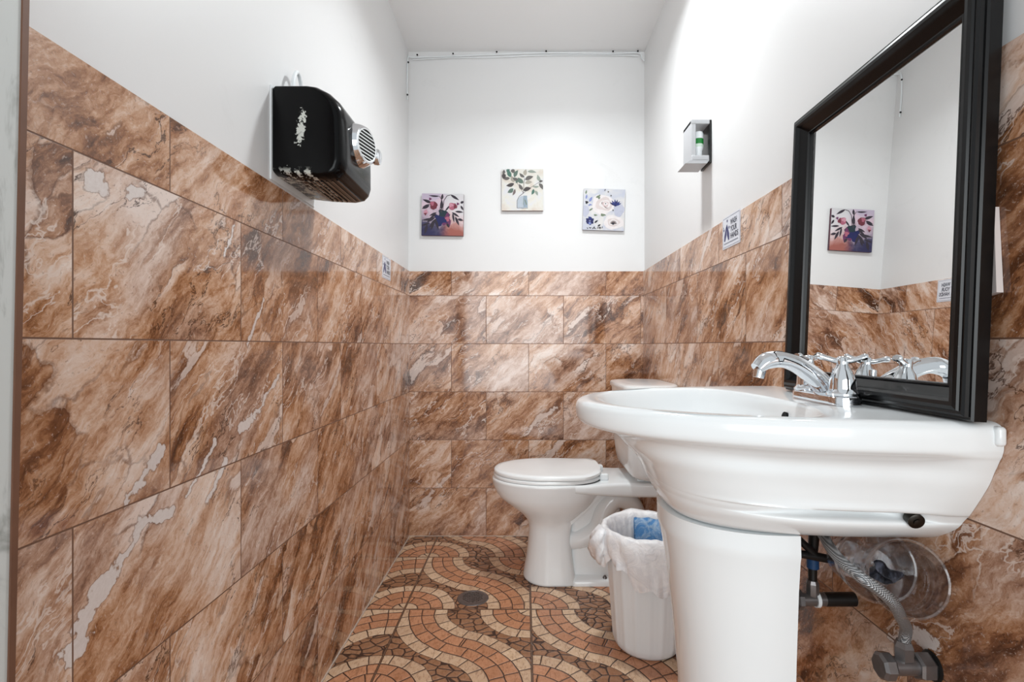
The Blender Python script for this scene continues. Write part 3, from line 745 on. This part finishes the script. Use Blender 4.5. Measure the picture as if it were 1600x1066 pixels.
# rear body with trapway
g = G(); rg = []
for z, xa, xb, hw in ((.0, .18, .52, .105), (.018, .18, .52, .105), (.026, .19, .512, .098), (.034, .19, .505, .070), (.20, .19, .44, .060), (.30, .18, .40, .062), (.385, .15, .46, .075)):
    rg.append([(x, y, z) for x, y in rrect(xa, TY-hw, xb, TY+hw, .03)])
g.loft(rg)
mesh_obj('rear_foot', g.data(), M['porcelain'], tl, 45)
for sgn in (-1, 1):
    tr = [(.14, TY+sgn*.02, .170), (.22, TY+sgn*.046, .172), (.30, TY+sgn*.058, .22), (.335, TY+sgn*.058, .30), (.38, TY+sgn*.056, .345), (.44, TY+sgn*.052, .33), (.475, TY+sgn*.05, .25), (.48, TY+sgn*.045, .12), (.48, TY+sgn*.045, .02)]
    mesh_obj('trapway', G().tube(catmull(tr, 5), .040, 20).data(), M['porcelain'], tl, 60)
    mesh_obj('floor_bolt', G().lathe([(0, .018), (.010, .018), (.009, .030), (.004, .038), (0, .039)], (.33, TY+sgn*.088, 0), n=14).data(), M['dull_metal'], tl)
# web under the bowl
v = [(x, TY+y, z) for y in (-.088, .088) for x, z in ((.17, .20), (.19, .245), (.25, .30), (.30, .35), (.34, .388), (.12, .388), (.12, .20))]
g = G(); n = 7; g.add(v, [tuple(range(n)), tuple(range(2*n-1, n-1, -1))] + [(i, i+n, (i+1) % n+n, (i+1) % n) for i in range(n)])
mesh_obj('web', g.data(), M['porcelain'], tl, 30)
rows = [(.095, .223, .174, .4315), (.095, .228, .179, .434), (.095, .229, .180, .443), (.095, .226, .177, .4465)]
mesh_obj('seat', G().loft([egg(*r, back=.312) for r in rows]).data(), M['seat'], tl, 50)
rows = [(.095, .221, .173, .4475), (.095, .226, .178, .450), (.095, .227, .179, .460), (.095, .222, .174, .4655), (.095, .20, .155, .4675), (.095, .12, .10, .4690)]
mesh_obj('lid', G().loft([[(x, y, z + max(0, x-.24)*.14) for x, y, z in egg(*r, exb=3.4, back=.316)] for r in rows]).data(), M['seat'], tl, 50)
for sgn in (-1, 1):
    mesh_obj('hinge', G().box(.308, TY+sgn*.075-.018, .430, .345, TY+sgn*.075+.018, .458, .006).data(), M['seat'], tl)
rows = [(.455, .445, .165), (.442, .452, .178), (.425, .470, .196), (.415, .52, .207), (.407, .62, .214), (.403, .74, .219), (.400, .8035, .218)]
rg = [[(x, y, z) for x, y in rrect(xf, TY-hw, .602, TY+hw, .06)] for xf, z, hw in smooth_table([(a, b, c) for a, b, c in rows], 4)]
g = G(); g.loft(rg); g.box(.46, TY-.10, .425, .58, TY+.10, .45)
mesh_obj('tank', g.data(), M['porcelain'], tl, 60)
mesh_obj('tank_lid', G().loft([[(x, y, z) for x, y in rrect(.392+q, TY-.230+q, .609, TY+.230-q, .075)] for z, q in ((.803, .008), (.804, .002), (.809, 0), (.820, 0), (.826, .003), (.829, .012), (.831, .03))]).data(), M['porcelain'], tl)
mesh_obj('flush_lever', G().tube([(.40, TY-.13, .76), (.385, TY-.13, .76), (.380, TY-.11, .758), (.380, TY-.05, .752)], .006, 10).data(), M['chrome'], tl)

# ---------------------------------------------------------------- waste bin with liner
bx, by = .405, 1.695
tb = thing('waste_bin', 'white fluted plastic waste bin on floor between toilet and sink pedestal', 'bin', (bx, by, 0))
rg = []
def fl(r, z, amp, n=144, s=1.0): return [(bx + (r + amp*max(0, math.cos(18*2*PI*k/n))**.5*1.0)*math.cos(2*PI*k/n), by + (r + amp*max(0, math.cos(18*2*PI*k/n))**.5)*math.sin(2*PI*k/n), z) for k in range(n)]
for r, z, a in ((.088, 0, 0), (.098, .003, .0), (.107, .014, .001), (.112, .035, .0022), (.124, .20, .0022), (.133, .33, .0022), (.134, .338, 0), (.139, .342, 0), (.140, .378, 0), (.137, .384, 0), (.134, .378, 0), (.130, .33, 0), (.110, .03, 0), (.09, .01, 0)):
    rg.append(fl(r, z, a))
mesh_obj('bin_body', G().loft(rg).data(), M['plastic_white'], tb, 50)

n = 160; rows = []
def nz_(a, z, s=1.0): return mnoise.noise(Vector((math.cos(a)*2.2*s, math.sin(a)*2.2*s, z*9)))
lev = [(-1, .06, .100), (-1, .14, .108), (-1, .24, .117), (-1, .33, .124), (-1, .372, .1285), (0, .389, .133), (1, .394, .139), (2, .388, .146), (3, .365, .150), (4, .335, .151), (5, .305, .150), (6, .285, .149), (7, .272, .146)]
for i, (kd, z, r) in enumerate(lev):
    ring = []
    for k in range(n):
        a = 2*PI*k/n; zz, q = z, r
        if kd < 0: q = r - abs(nz_(a*1.0, z, 3))*.012
        elif kd <= 1: zz = z + nz_(a, 1.0, 2.5)*.006
        else:
            hem = .5 + .5*math.cos(a - (-1.75)); t = (kd-1)/6
            drop = .050*math.sin(a*1.5+.6)**2 + .03*nz_(a, 3.0, 1.5) - .012
            zz = z - t*drop + t*.045*(math.cos(a-PI/2)*.5+.5) - t*.022*math.exp(-((a-4.35)/.45)**2)
            q = r + .014*t*nz_(a, z*2, 4) + .006*math.sin(9*a+z*40+2*nz_(a, 2, 1))*t + .010*t*(abs(nz_(a+z*2, z, 6))) + .004
            if t > .8: q -= .004
            q = max(q, .1435 if zz > .338 else .1385)
        ring.append((bx+q*math.cos(a), by+q*math.sin(a), zz))
    rows.append(ring)
g = G(); g.loft(rows, cap=False)
# gathered tail of the liner at the toilet side
tail = []
for i in range(9):
    t = i/8; r = .016+.020*math.sin(PI*(t*.8+.1))
    c = Vector((bx-.150-.012*math.sin(3*t), by-.010+.02*t, .385-.11*t))
    tail.append([(c.x + r*(1+.3*math.sin(5*a+7*t))*math.cos(a)*.8, c.y + r*1.5*math.sin(a)*(1+.2*math.sin(3*a+9*t)), c.z + .006*math.sin(4*a)) for a in [2*PI*k/24 for k in range(24)]])
g.loft(tail)
ln = mesh_obj('bin_liner', g.data(), M['liner'], None, 0, loc=(bx, by, .06))
for p in ln.data.polygons: p.use_smooth = True
tag(ln, 'crumpled white plastic bag lining the bin and folded over its rim', 'bag')
# blue film packet inside
rg = []
for side in (0, 1):
    for i in range(13):
        ii = i if side == 0 else 12-i
        t = ii/12; z = .20+.178*t; row = []
        for k in range(25):
            a = math.radians(100 - 88*k/24)
            q = .112 + .004*t - side*.012*(1-abs(2*t-1)**4) + .003*mnoise.noise(Vector((a*6, z*40, side)))
            row.append((bx+q*math.cos(a), by+q*math.sin(a), z + .006*mnoise.noise(Vector((a*5, 4, 1)))))
        rg.append(row)
bl = mesh_obj('plastic_packet', G().loft(rg, closed=False).data(), M['blue_bag'], None, 60, loc=(bx+.05, by+.09, .2))
tag(bl, 'crumpled light blue plastic packet thrown inside the lined bin', 'packet')

# ---------------------------------------------------------------- floor drain
fd = thing('floor_drain', 'small round grey metal drain grate set in the patterned floor', 'drain', (-.203, 2.0, 0))
mesh_obj('rim', G().lathe([(.040, .0), (.062, .0), (.060, .0022), (.050, .004), (.046, .004), (.045, .001)], (-.203, 2.0, 0), n=40, cap=False).data(), M['dull_metal'], fd)
mesh_obj('pit', G().lathe([(0, .0003), (.047, .0003), (.047, .0006), (0, .0006)], (-.203, 2.0, 0), n=32).data(), M['hole'], fd)
g = G()
for d in (0, 1):
    ca, sa = math.cos(PI/4+.1), math.sin(PI/4+.1)
    if d: ca, sa = -sa, ca
    for k in range(-4, 5):
        off = k*.0098; L = math.sqrt(max(.046**2-off*off, 0))
        c = [(-L, off-.0024), (L, off-.0024), (L, off+.0024), (-L, off+.0024)]
        P = [(-.203+x*ca-y*sa, 2.0+x*sa+y*ca) for x, y in c]; zt = .0030+.0002*d
        g.add([(x, y, .0008) for x, y in P] + [(x, y, zt) for x, y in P], [(0,1,2,3),(4,5,6,7),(0,1,5,4),(1,2,6,5),(2,3,7,6),(3,0,4,7)])
g.lathe([(.040, .001), (.047, .001), (.047, .0036), (.040, .0036)], (-.203, 2.0, 0), n=32, cap=False)
mesh_obj('grate', g.data(), M['dull_metal'], fd, 30)

# ---------------------------------------------------------------- pedestal sink
SK = thing('pedestal_sink', 'large white oval pedestal sink mounted on the right wall', 'sink', (.42, .95, 0))
WX = XR - .0005
NA, NB = 112, 21            # samples round the bowl / along the wall
def sst(t): t = max(0, min(1, t)); return t*t*(3-2*t)
def dring(z, xf, hwn, hwf, ex, und=0.0, xw=WX, c=.955):
    out = []
    rx = xw - xf
    for k in range(NA+1):
        t = PI/2 - PI*k/NA; co, si = math.cos(t), math.sin(t)
        x = xw - rx*abs(co)**(2/ex); hw = hwn if si > 0 else hwf
        y = c - math.copysign(hw*abs(si)**(2/ex), si)
        if und and si > 0: y += und*sst((x-xf-(.05 if z < .754 else 0))/.20)*sst((.600-x)/.09)
        out.append((x, y, z))
    y0, y1 = out[0][1], out[-1][1]
    for k in range(1, NB): out.append((xw, y1 + (y0-y1)*k/NB, z))
    return out
RZ = .888
#        z,    front, near, far, exponent, undercut on the near flank
tab = [(.6900, .285, .150, .150, 2.9, .0), (.6915, .270, .166, .166, 2.9, .0), (.700, .258, .188, .188, 2.85, .002), (.712, .249, .209, .209, 2.8, .004), (.726, .241, .228, .228, 2.75, .008), (.7345, .237, .236, .236, 2.7, .018), (.7375, .236, .238, .238, 2.7, .042),
       (.7440, .233, .243, .243, 2.7, .046), (.7500, .230, .248, .248, 2.65, .044), (.7525, .229, .250, .250, 2.65, .010), (.765, .222, .258, .260, 2.6, .014), (.785, .208, .270, .274, 2.5, .020), (.803, .189, .280, .286, 2.4, .023), (.820, .172, .287, .295, 2.28, .026),
       (.831, .154, .292, .301, 2.2, .022), (.838, .136, .295, .306, 2.15, .014), (.8425, .118, .2975, .310, 2.12, .006), (.847, .105, .299, .314, 2.1, .001), (.853, .099, .3005, .317, 2.1, 0), (.866, .096, .301, .318, 2.1, 0), (.876, .097, .3005, .317, 2.1, 0), (.883, .101, .297, .313, 2.1, 0), (.887, .109, .288, .306, 2.1, 0), (.888, .120, .276, .296, 2.1, 0)]
rings = [dring(*r) for r in smooth_table(tab, 3)]
def toward(ring, z, cx, cy, rl, rr, ry, ex):
    """egg shaped oval sampled at the directions of an outer ring's points"""
    out = []
    for x, y, _ in ring:
        dx, dy = x-cx, y-cy; rx = rl if dx < 0 else rr; q = (abs(dx/rx)**ex + abs(dy/ry)**ex)**(-1/ex)
        out.append((cx+dx*q, cy+dy*q, z))
    return out
last = rings[-1]
inner = [(.8875, .385, .955, .250, .092, .246, 2.1), (.8865, .385, .955, .247, .090, .243, 2.1), (.883, .385, .955, .242, .087, .238, 2.1), (.872, .385, .954, .233, .082, .229, 2.1), (.850, .385, .953, .217, .074, .211, 2.1),
         (.820, .375, .951, .180, .062, .178, 2.1), (.795, .362, .948, .132, .054, .135, 2.05), (.778, .350, .944, .085, .048, .088, 2.0), (.7705, .335, .94, .040, .038, .042, 2.0)]
for r in smooth_table(inner, 2): rings.append(toward(last, *r))
g = G(); g.loft(rings, cap=True)
# thin rear flange against the tiles
fl2 = [[(xx, .955 - hw*math.cos(a)*1.0, z) for a in [PI*k/16 for k in range(17)]] for xx, hw, z in ()]
basin = mesh_obj('basin', g.data(), M['porcelain'], SK, 60)
mesh_obj('wall_flange', G().box(.600, .6480, .858, WX, .97, .8835, .005).data(), M['porcelain'], SK, 60)
def ped(z, xf, ry, cx=.430):
    out = []
    for k in range(41):
        a = PI/2 + PI*k/40
        c, s_ = math.cos(a), math.sin(a); r = (abs(c)**2.3+abs(s_)**2.3)**(-1/2.3)
        out.append((cx + (cx-xf)*r*c, .952 + ry*r*s_, z))
    inn = [(cx + (x-cx)*.86, .952 + (y-.952)*.86, z) for x, y, z in out[::-1]]
    return out + inn
rows = [(0, .270, .152), (.012, .270, .152), (.03, .280, .144), (.15, .292, .136), (.35, .293, .137), (.48, .281, .142), (.60, .266, .149), (.648, .256, .154), (.656, .253, .156), (.665, .253, .1555), (.6897, .252, .1545)]
mesh_obj('pedestal', G().loft([ped(*r) for r in rows]).data(), M['porcelain'], SK, 40)
ov = mesh_obj('overflow_hole', G().lathe([(0, -.004), (.0075, -.004), (.0075, .0025), (0, .0025)], (.4600, .905, .862), (-1, 0, .25), 20).data(), M['hole'], SK)
mesh_obj('drain_plug', G().lathe([(0, .0), (.022, .0), (.020, .004), (0, .005)], (.335, .94, .7705), n=24).data(), M['chrome'], SK)
bt = mesh_obj('mounting_bolt', G().lathe([(0, -.012), (.0110, -.012), (.0110, .0010), (.009, .002), (.005, .0025), (.0048, .0045), (.002, .005), (0, .005)], (.553, .7235, .7385), (-.15, -1, -.25), 20).data(), M['dark_metal'], SK)

# ---------------------------------------------------------------- faucet
FX, FY, FZ = .530, .905, RZ
fc = thing('faucet', 'chrome two handled faucet with arched spout on the back ledge of the sink', 'faucet', (FX, FY, FZ))
def stad(z, hx, hy, ins=0):
    out = []
    hx -= ins; hy -= ins
    for k in range(48):
        a = 2*PI*k/48; c, s_ = math.cos(a), math.sin(a); y = (hy-hx)*(1 if s_ > 0 else -1)
        out.append((FX + hx*c, FY + y + hx*s_, z))
    return out
mesh_obj('base_plate', G().loft([stad(FZ, .027, .078), stad(FZ+.010, .027, .078), stad(FZ+.014, .027, .078, .001), stad(FZ+.0165, .027, .078, .004), stad(FZ+.018, .027, .078, .010)]).data(), M['chrome'], fc, 35)
sp = [(FX+.004, FZ+.012), (FX-.006, FZ+.030), (FX-.026, FZ+.048), (FX-.052, FZ+.065), (FX-.080, FZ+.073), (FX-.103, FZ+.070), (FX-.120, FZ+.058)]
pp = catmull([(a, FY, b) for a, b in sp], 6); rg = []
for i, p in enumerate(pp):
    t = i/(len(pp)-1); tan = (pp[min(i+1, len(pp)-1)]-pp[max(i-1, 0)]).normalized(); nrm = Vector((-tan.z, 0, tan.x)); nrm = nrm if nrm.z > 0 or t < .1 else -nrm
    w = .023-.0075*t + (.002 if t > .7 else 0); h = .021-.0095*t + (.0035*math.sin(PI*(t-.6)/.4) if t > .6 else 0)
    ring = []
    for k in range(28):
        a = 2*PI*k/28; c, s_ = math.cos(a), math.sin(a)
        hh = h*(1.0 if s_ > 0 else .8); q = 1 - .30*max(0, s_)**2
        ring.append(p + Vector((0, 1, 0))*w*c*q*(abs(c)**-.15 if abs(c) > .01 else 1) + nrm*hh*s_)
    rg.append(ring)
mesh_obj('spout', G().loft(rg).data(), M['chrome'], fc, 50)
mesh_obj('aerator', G().lathe([(0, -.010), (.0095, -.010), (.0105, .004), (0, .004)], (FX-.115, FY, FZ+.052), (.25, 0, 1), 20).data(), M['chrome'], fc)
for yy, tw in ((FY-.051, -.55), (FY+.051, .5)):
    h = mesh_obj('handle', G().lathe([(0, .016), (.0245, .016), (.0250, .020), (.0215, .024), (.0205, .028), (.0195, .042), (.0150, .056), (.0105, .063), (.0085, .070), (.0085, .074), (0, .075)], (FX, yy, FZ), n=16).data(), M['chrome'], fc, 30)
    g = G()
    for ang in (tw, tw+PI):
        d = Vector((math.cos(ang), math.sin(ang), 0)); c0 = Vector((FX, yy, FZ+.072))
        g.tube([c0 - d*.004, c0 + d*.012 + Vector((0, 0, .002)), c0 + d*.024 + Vector((0, 0, .006)), c0 + d*.032 + Vector((0, 0, .0085)), c0 + d*.036 + Vector((0, 0, .009))], [.007, .0065, .0062, .0085, .0055], 14, flat=.7)
    g.lathe([(0, .068), (.0095, .068), (.0095, .078), (.006, .081), (0, .0815)], (FX, yy, FZ), n=18)
    mesh_obj('lever', g.data(), M['chrome'], h, 50)
mesh_obj('lift_rod', G().lathe([(0, .016), (.0022, .016), (.0022, .046), (.0062, .048), (.0062, .058), (0, .060)], (FX+.020, FY, FZ), n=14).data(), M['chrome'], fc)

# ---------------------------------------------------------------- leaning mirror
th_, ln_ = .009, .040
a_ = Vector((math.sin(th_), math.cos(th_), 0)); up = Vector((math.sin(ln_), 0, math.cos(ln_)))
n_ = up.cross(a_).normalized(); up = a_.cross(n_).normalized()
O = Vector((.5865, .650, RZ+.0012))
mtx = Matrix(((a_.x, n_.x, up.x, O.x), (a_.y, n_.y, up.y, O.y), (a_.z, n_.z, up.z, O.z), (0, 0, 0, 1)))
mr = thing('wall_mirror', 'black framed rectangular mirror leaning on the back ledge of the sink', 'mirror', matrix=mtx)
MW, MH = .474, .590
fp = [(o*.88, h) for o, h in [(0, 0), (0, .016), (.002, .019), (.005, .0195), (.006, .024), (.009, .0265), (.013, .0265), (.0145, .0295), (.020, .0310), (.026, .0305), (.029, .027), (.030, .0255), (.034, .0225), (.047, .0135), (.0485, .0150), (.051, .0150), (.0525, .012), (.0525, .004), (.040, .0)]]
g = G(); rg = []
for i, (sx, sz) in enumerate(((0, 0), (1, 0), (1, 1), (0, 1), (0, 0))):
    rg.append([((MW-o) if sx else o, h, (MH-o) if sz else o) for o, h in fp])
nf = len(fp); v = [p for r in rg[:4] for p in r]; f = []
for i in range(4):
    for j in range(nf):
        k = (j+1) % nf; f.append((i*nf+j, i*nf+k, ((i+1) % 4)*nf+k, ((i+1) % 4)*nf+j))
g.add(v, f)
mesh_obj('frame', g.data(), M['frame'], mr, 22, world_coords=False)
mesh_obj('mirror_glass', G().box(.040, .005, .040, MW-.040, .0085, MH-.040).data(), M['mirror'], mr, 0, world_coords=False)
mesh_obj('backing', G().box(.004, .0005, .004, MW-.004, .0045, MH-.004).data(), M['card'], mr, 0, world_coords=False)

# pale card tucked behind the mirror
g = G(); g.add([(.6055, .6610, 1.166), (.6055, .672, 1.166), (.6125, .6610, 1.166), (.6125, .672, 1.166)] + [(.6035, .6550, 1.055), (.6035, .672, 1.052), (.6125, .6550, 1.055), (.6125, .672, 1.052)],
               [(0,1,3,2),(4,6,7,5),(0,4,5,1),(2,3,7,6),(0,2,6,4),(1,5,7,3)])
cd = mesh_obj('folded_card', g.data(), M['card'], None, 0, loc=(.606, .65, 1.055)); tag(cd, 'pale pink card sticking out behind the near edge of the mirror', 'card')

# ---------------------------------------------------------------- plumbing under the sink
def P3(px, py, Y): return (( px-820)*Y/800, Y, EYE-(py-540)*Y/800)
# angle stop with braided hose
vx, vy, vz = .574, .770, .505
va = thing('shutoff_valve', 'tarnished chrome shutoff valve low on right wall under the sink, feeding the braided hose', 'valve', (XR, vy, vz))
mesh_obj('valve_body', G().lathe([(0, -.022), (.013, -.022), (.013, .012), (0, .012)], (vx, vy, vz), (1, 0, 0), 20).data(), M['dull_metal'], va)
mesh_obj('wall_nut', G().lathe([(0, 0), (.018, 0), (.0205, .004), (.0205, .020), (.015, .026), (0, .026)], (vx+.012, vy, vz), (1, 0, 0), 6).data(), M['dull_metal'], va, 20)
mesh_obj('wall_flange', G().lathe([(0, 0), (.017, 0), (.022, .002), (0, .0025)], (XR-.003, vy, vz), (1, 0, 0), 20).data(), M['rubber'], va)
kn = mesh_obj('valve_knob', G().lathe([(0, -.026), (.016, -.026), (.020, -.022), (.020, -.010), (.016, -.006), (0, -.006)], (vx-.016, vy, vz), (1, 0, 0), 8).data(), M['dull_metal'], va, 20)
mesh_obj('hose_nut', G().lathe([(0, .008), (.011, .008), (.0135, .012), (.0135, .030), (.010, .038), (0, .038)], (vx-.004, vy, vz), (0, 0, 1), 6).data(), M['dull_metal'], va, 20)
hp = [(vx-.004, vy, vz+.036), (vx-.008, vy-.010, vz+.062), P3(1408, 966, .733), P3(1396, 943, .714), P3(1372, 921, .712), P3(1345, 902, .720), P3(1318, 880, .745), P3(1298, 857, .79), P3(1287, 838, .83), (.482, .850, .686)]
hs = mesh_obj('braided_hose', G().tube(catmull(hp, 8), .0080, 14).data(), M['braid'], None, 60, loc=(.55, .77, .54))
tag(hs, 'grey braided steel water hose curving up to the underside of the sink', 'hose')
# second valve, black
wx, wy, wz = .535, .952, .515
vb = thing('shutoff_valve', 'dark shutoff valve on right wall next to the pedestal, under the black riser pipe', 'valve', (XR, wy, wz))
mesh_obj('valve_body', G().lathe([(0, -.024), (.012, -.024), (.012, .026), (0, .026)], (wx, wy, wz), (1, 0, 0), 20).data(), M['dull_metal'], vb)
mesh_obj('seal_ring', G().lathe([(.0118, .004), (.0145, .004), (.0145, .010), (.0118, .010)], (wx, wy, wz), (1, 0, 0), 20, cap=False).data(), M['plastic_white'], vb)
mesh_obj('wall_pipe', G().lathe([(0, .022), (.0125, .022), (.0125, .077), (0, .077)], (wx, wy, wz), (1, 0, 0), 16).data(), M['rubber'], vb)
mesh_obj('valve_knob', G().lathe([(0, -.034), (.014, -.034), (.018, -.030), (.018, -.022), (0, -.022)], (wx, wy, wz), (1, 0, 0), 7).data(), M['dull_metal'], vb, 20)
mesh_obj('riser_nut', G().lathe([(0, .006), (.010, .006), (.0115, .012), (.0115, .030), (.009, .036), (0, .036)], (wx, wy, wz), (0, 0, 1), 8).data(), M['dull_metal'], vb, 20)
rs = thing('riser_pipe', 'black riser pipe with blue band and black cross knob beside the pedestal', 'pipe', (wx, wy, wz+.036))
mesh_obj('tube', G().tube([(wx, wy, wz+.0365), (wx, wy, .60), (wx-.001, wy-.01, .66), (wx-.003, wy-.018, .6885)], [.0075, .0085, .010, .010], 14).data(), M['rubber'], rs)
mesh_obj('band', G().lathe([(.0085, 0), (.0105, 0), (.0105, .026), (.0085, .026)], (wx, wy-.001, .574), (0, 0, 1), 16, cap=False).data(), M['blue'], rs)
g = G(); g.tube([(wx-.045, wy-.012, .607), (wx, wy-.014, .600), (wx+.030, wy-.014, .594)], [.0065, .008, .0075], 12); g.tube([(wx-.038, wy-.014, .637), (wx-.003, wy-.014, .603)], [.006, .007], 12)
mesh_obj('cross_knob', g.data(), M['rubber'], rs)
# nested clear cups
def cup(base, mouth, rb, rm, name, label, lip=True):
    b, m = Vector(base), Vector(mouth); L = (m-b).length; ax = (m-b)/L; th = .0006
    pr = [(0, 0), (rb*.80, 0), (rb*.82, .004), (rb, .0), (rb+(rm-rb)*.25, L*.22)]
    for k in range(3): q = .62+.1*k; pr += [(rb+(rm-rb)*q, L*q), (rb+(rm-rb)*q+.0012, L*(q+.012))]
    pr += [(rm, L*.97), (rm+.003, L*.985), (rm+.0032, L*1.0), (rm+.0015, L*1.01), (rm-.0008, L*1.0), (rm-.001, L*.95), (rb-.0005, L*.08), (rb*.80, L*.03), (0, L*.03)]
    o = mesh_obj(name, G().lathe(pr, b, ax, 56, cap=False).data(), M['clear'], None, 40, loc=base); tag(o, label, 'cup'); return o
cup((.563, .826, .628), (.5455, .728, .655), .036, .0510, 'plastic_cup', 'clear plastic cup with its wide mouth facing the room, front one below the sink')
cup((.553, .872, .624), (.5375, .781, .652), .036, .0520, 'plastic_cup', 'clear plastic cup nested behind the wide mouthed cup, its base pointing away')
rg = []
for i in range(9):
    t = i/8; rg.append([(.556+.014*math.cos(a)*(1+.5*math.sin(3*a+4*t))*(.4+math.sin(PI*t)), .770+.045*t, .634+.011*math.sin(a)*(1+.4*math.sin(2*a+6*t))*(.4+math.sin(PI*t))) for a in [2*PI*k/20 for k in range(20)]])
M['wrap'] = bag_mat('dark_blue_wrapper_film', (20, 21, 27), (84, 88, 102))
wp = mesh_obj('crumpled_wrapper', G().loft(rg).data(), M['wrap'], None, 30, loc=(.556, .77, .63)); tag(wp, 'small crumpled dark blue wrapper inside the front clear plastic cup', 'wrapper')
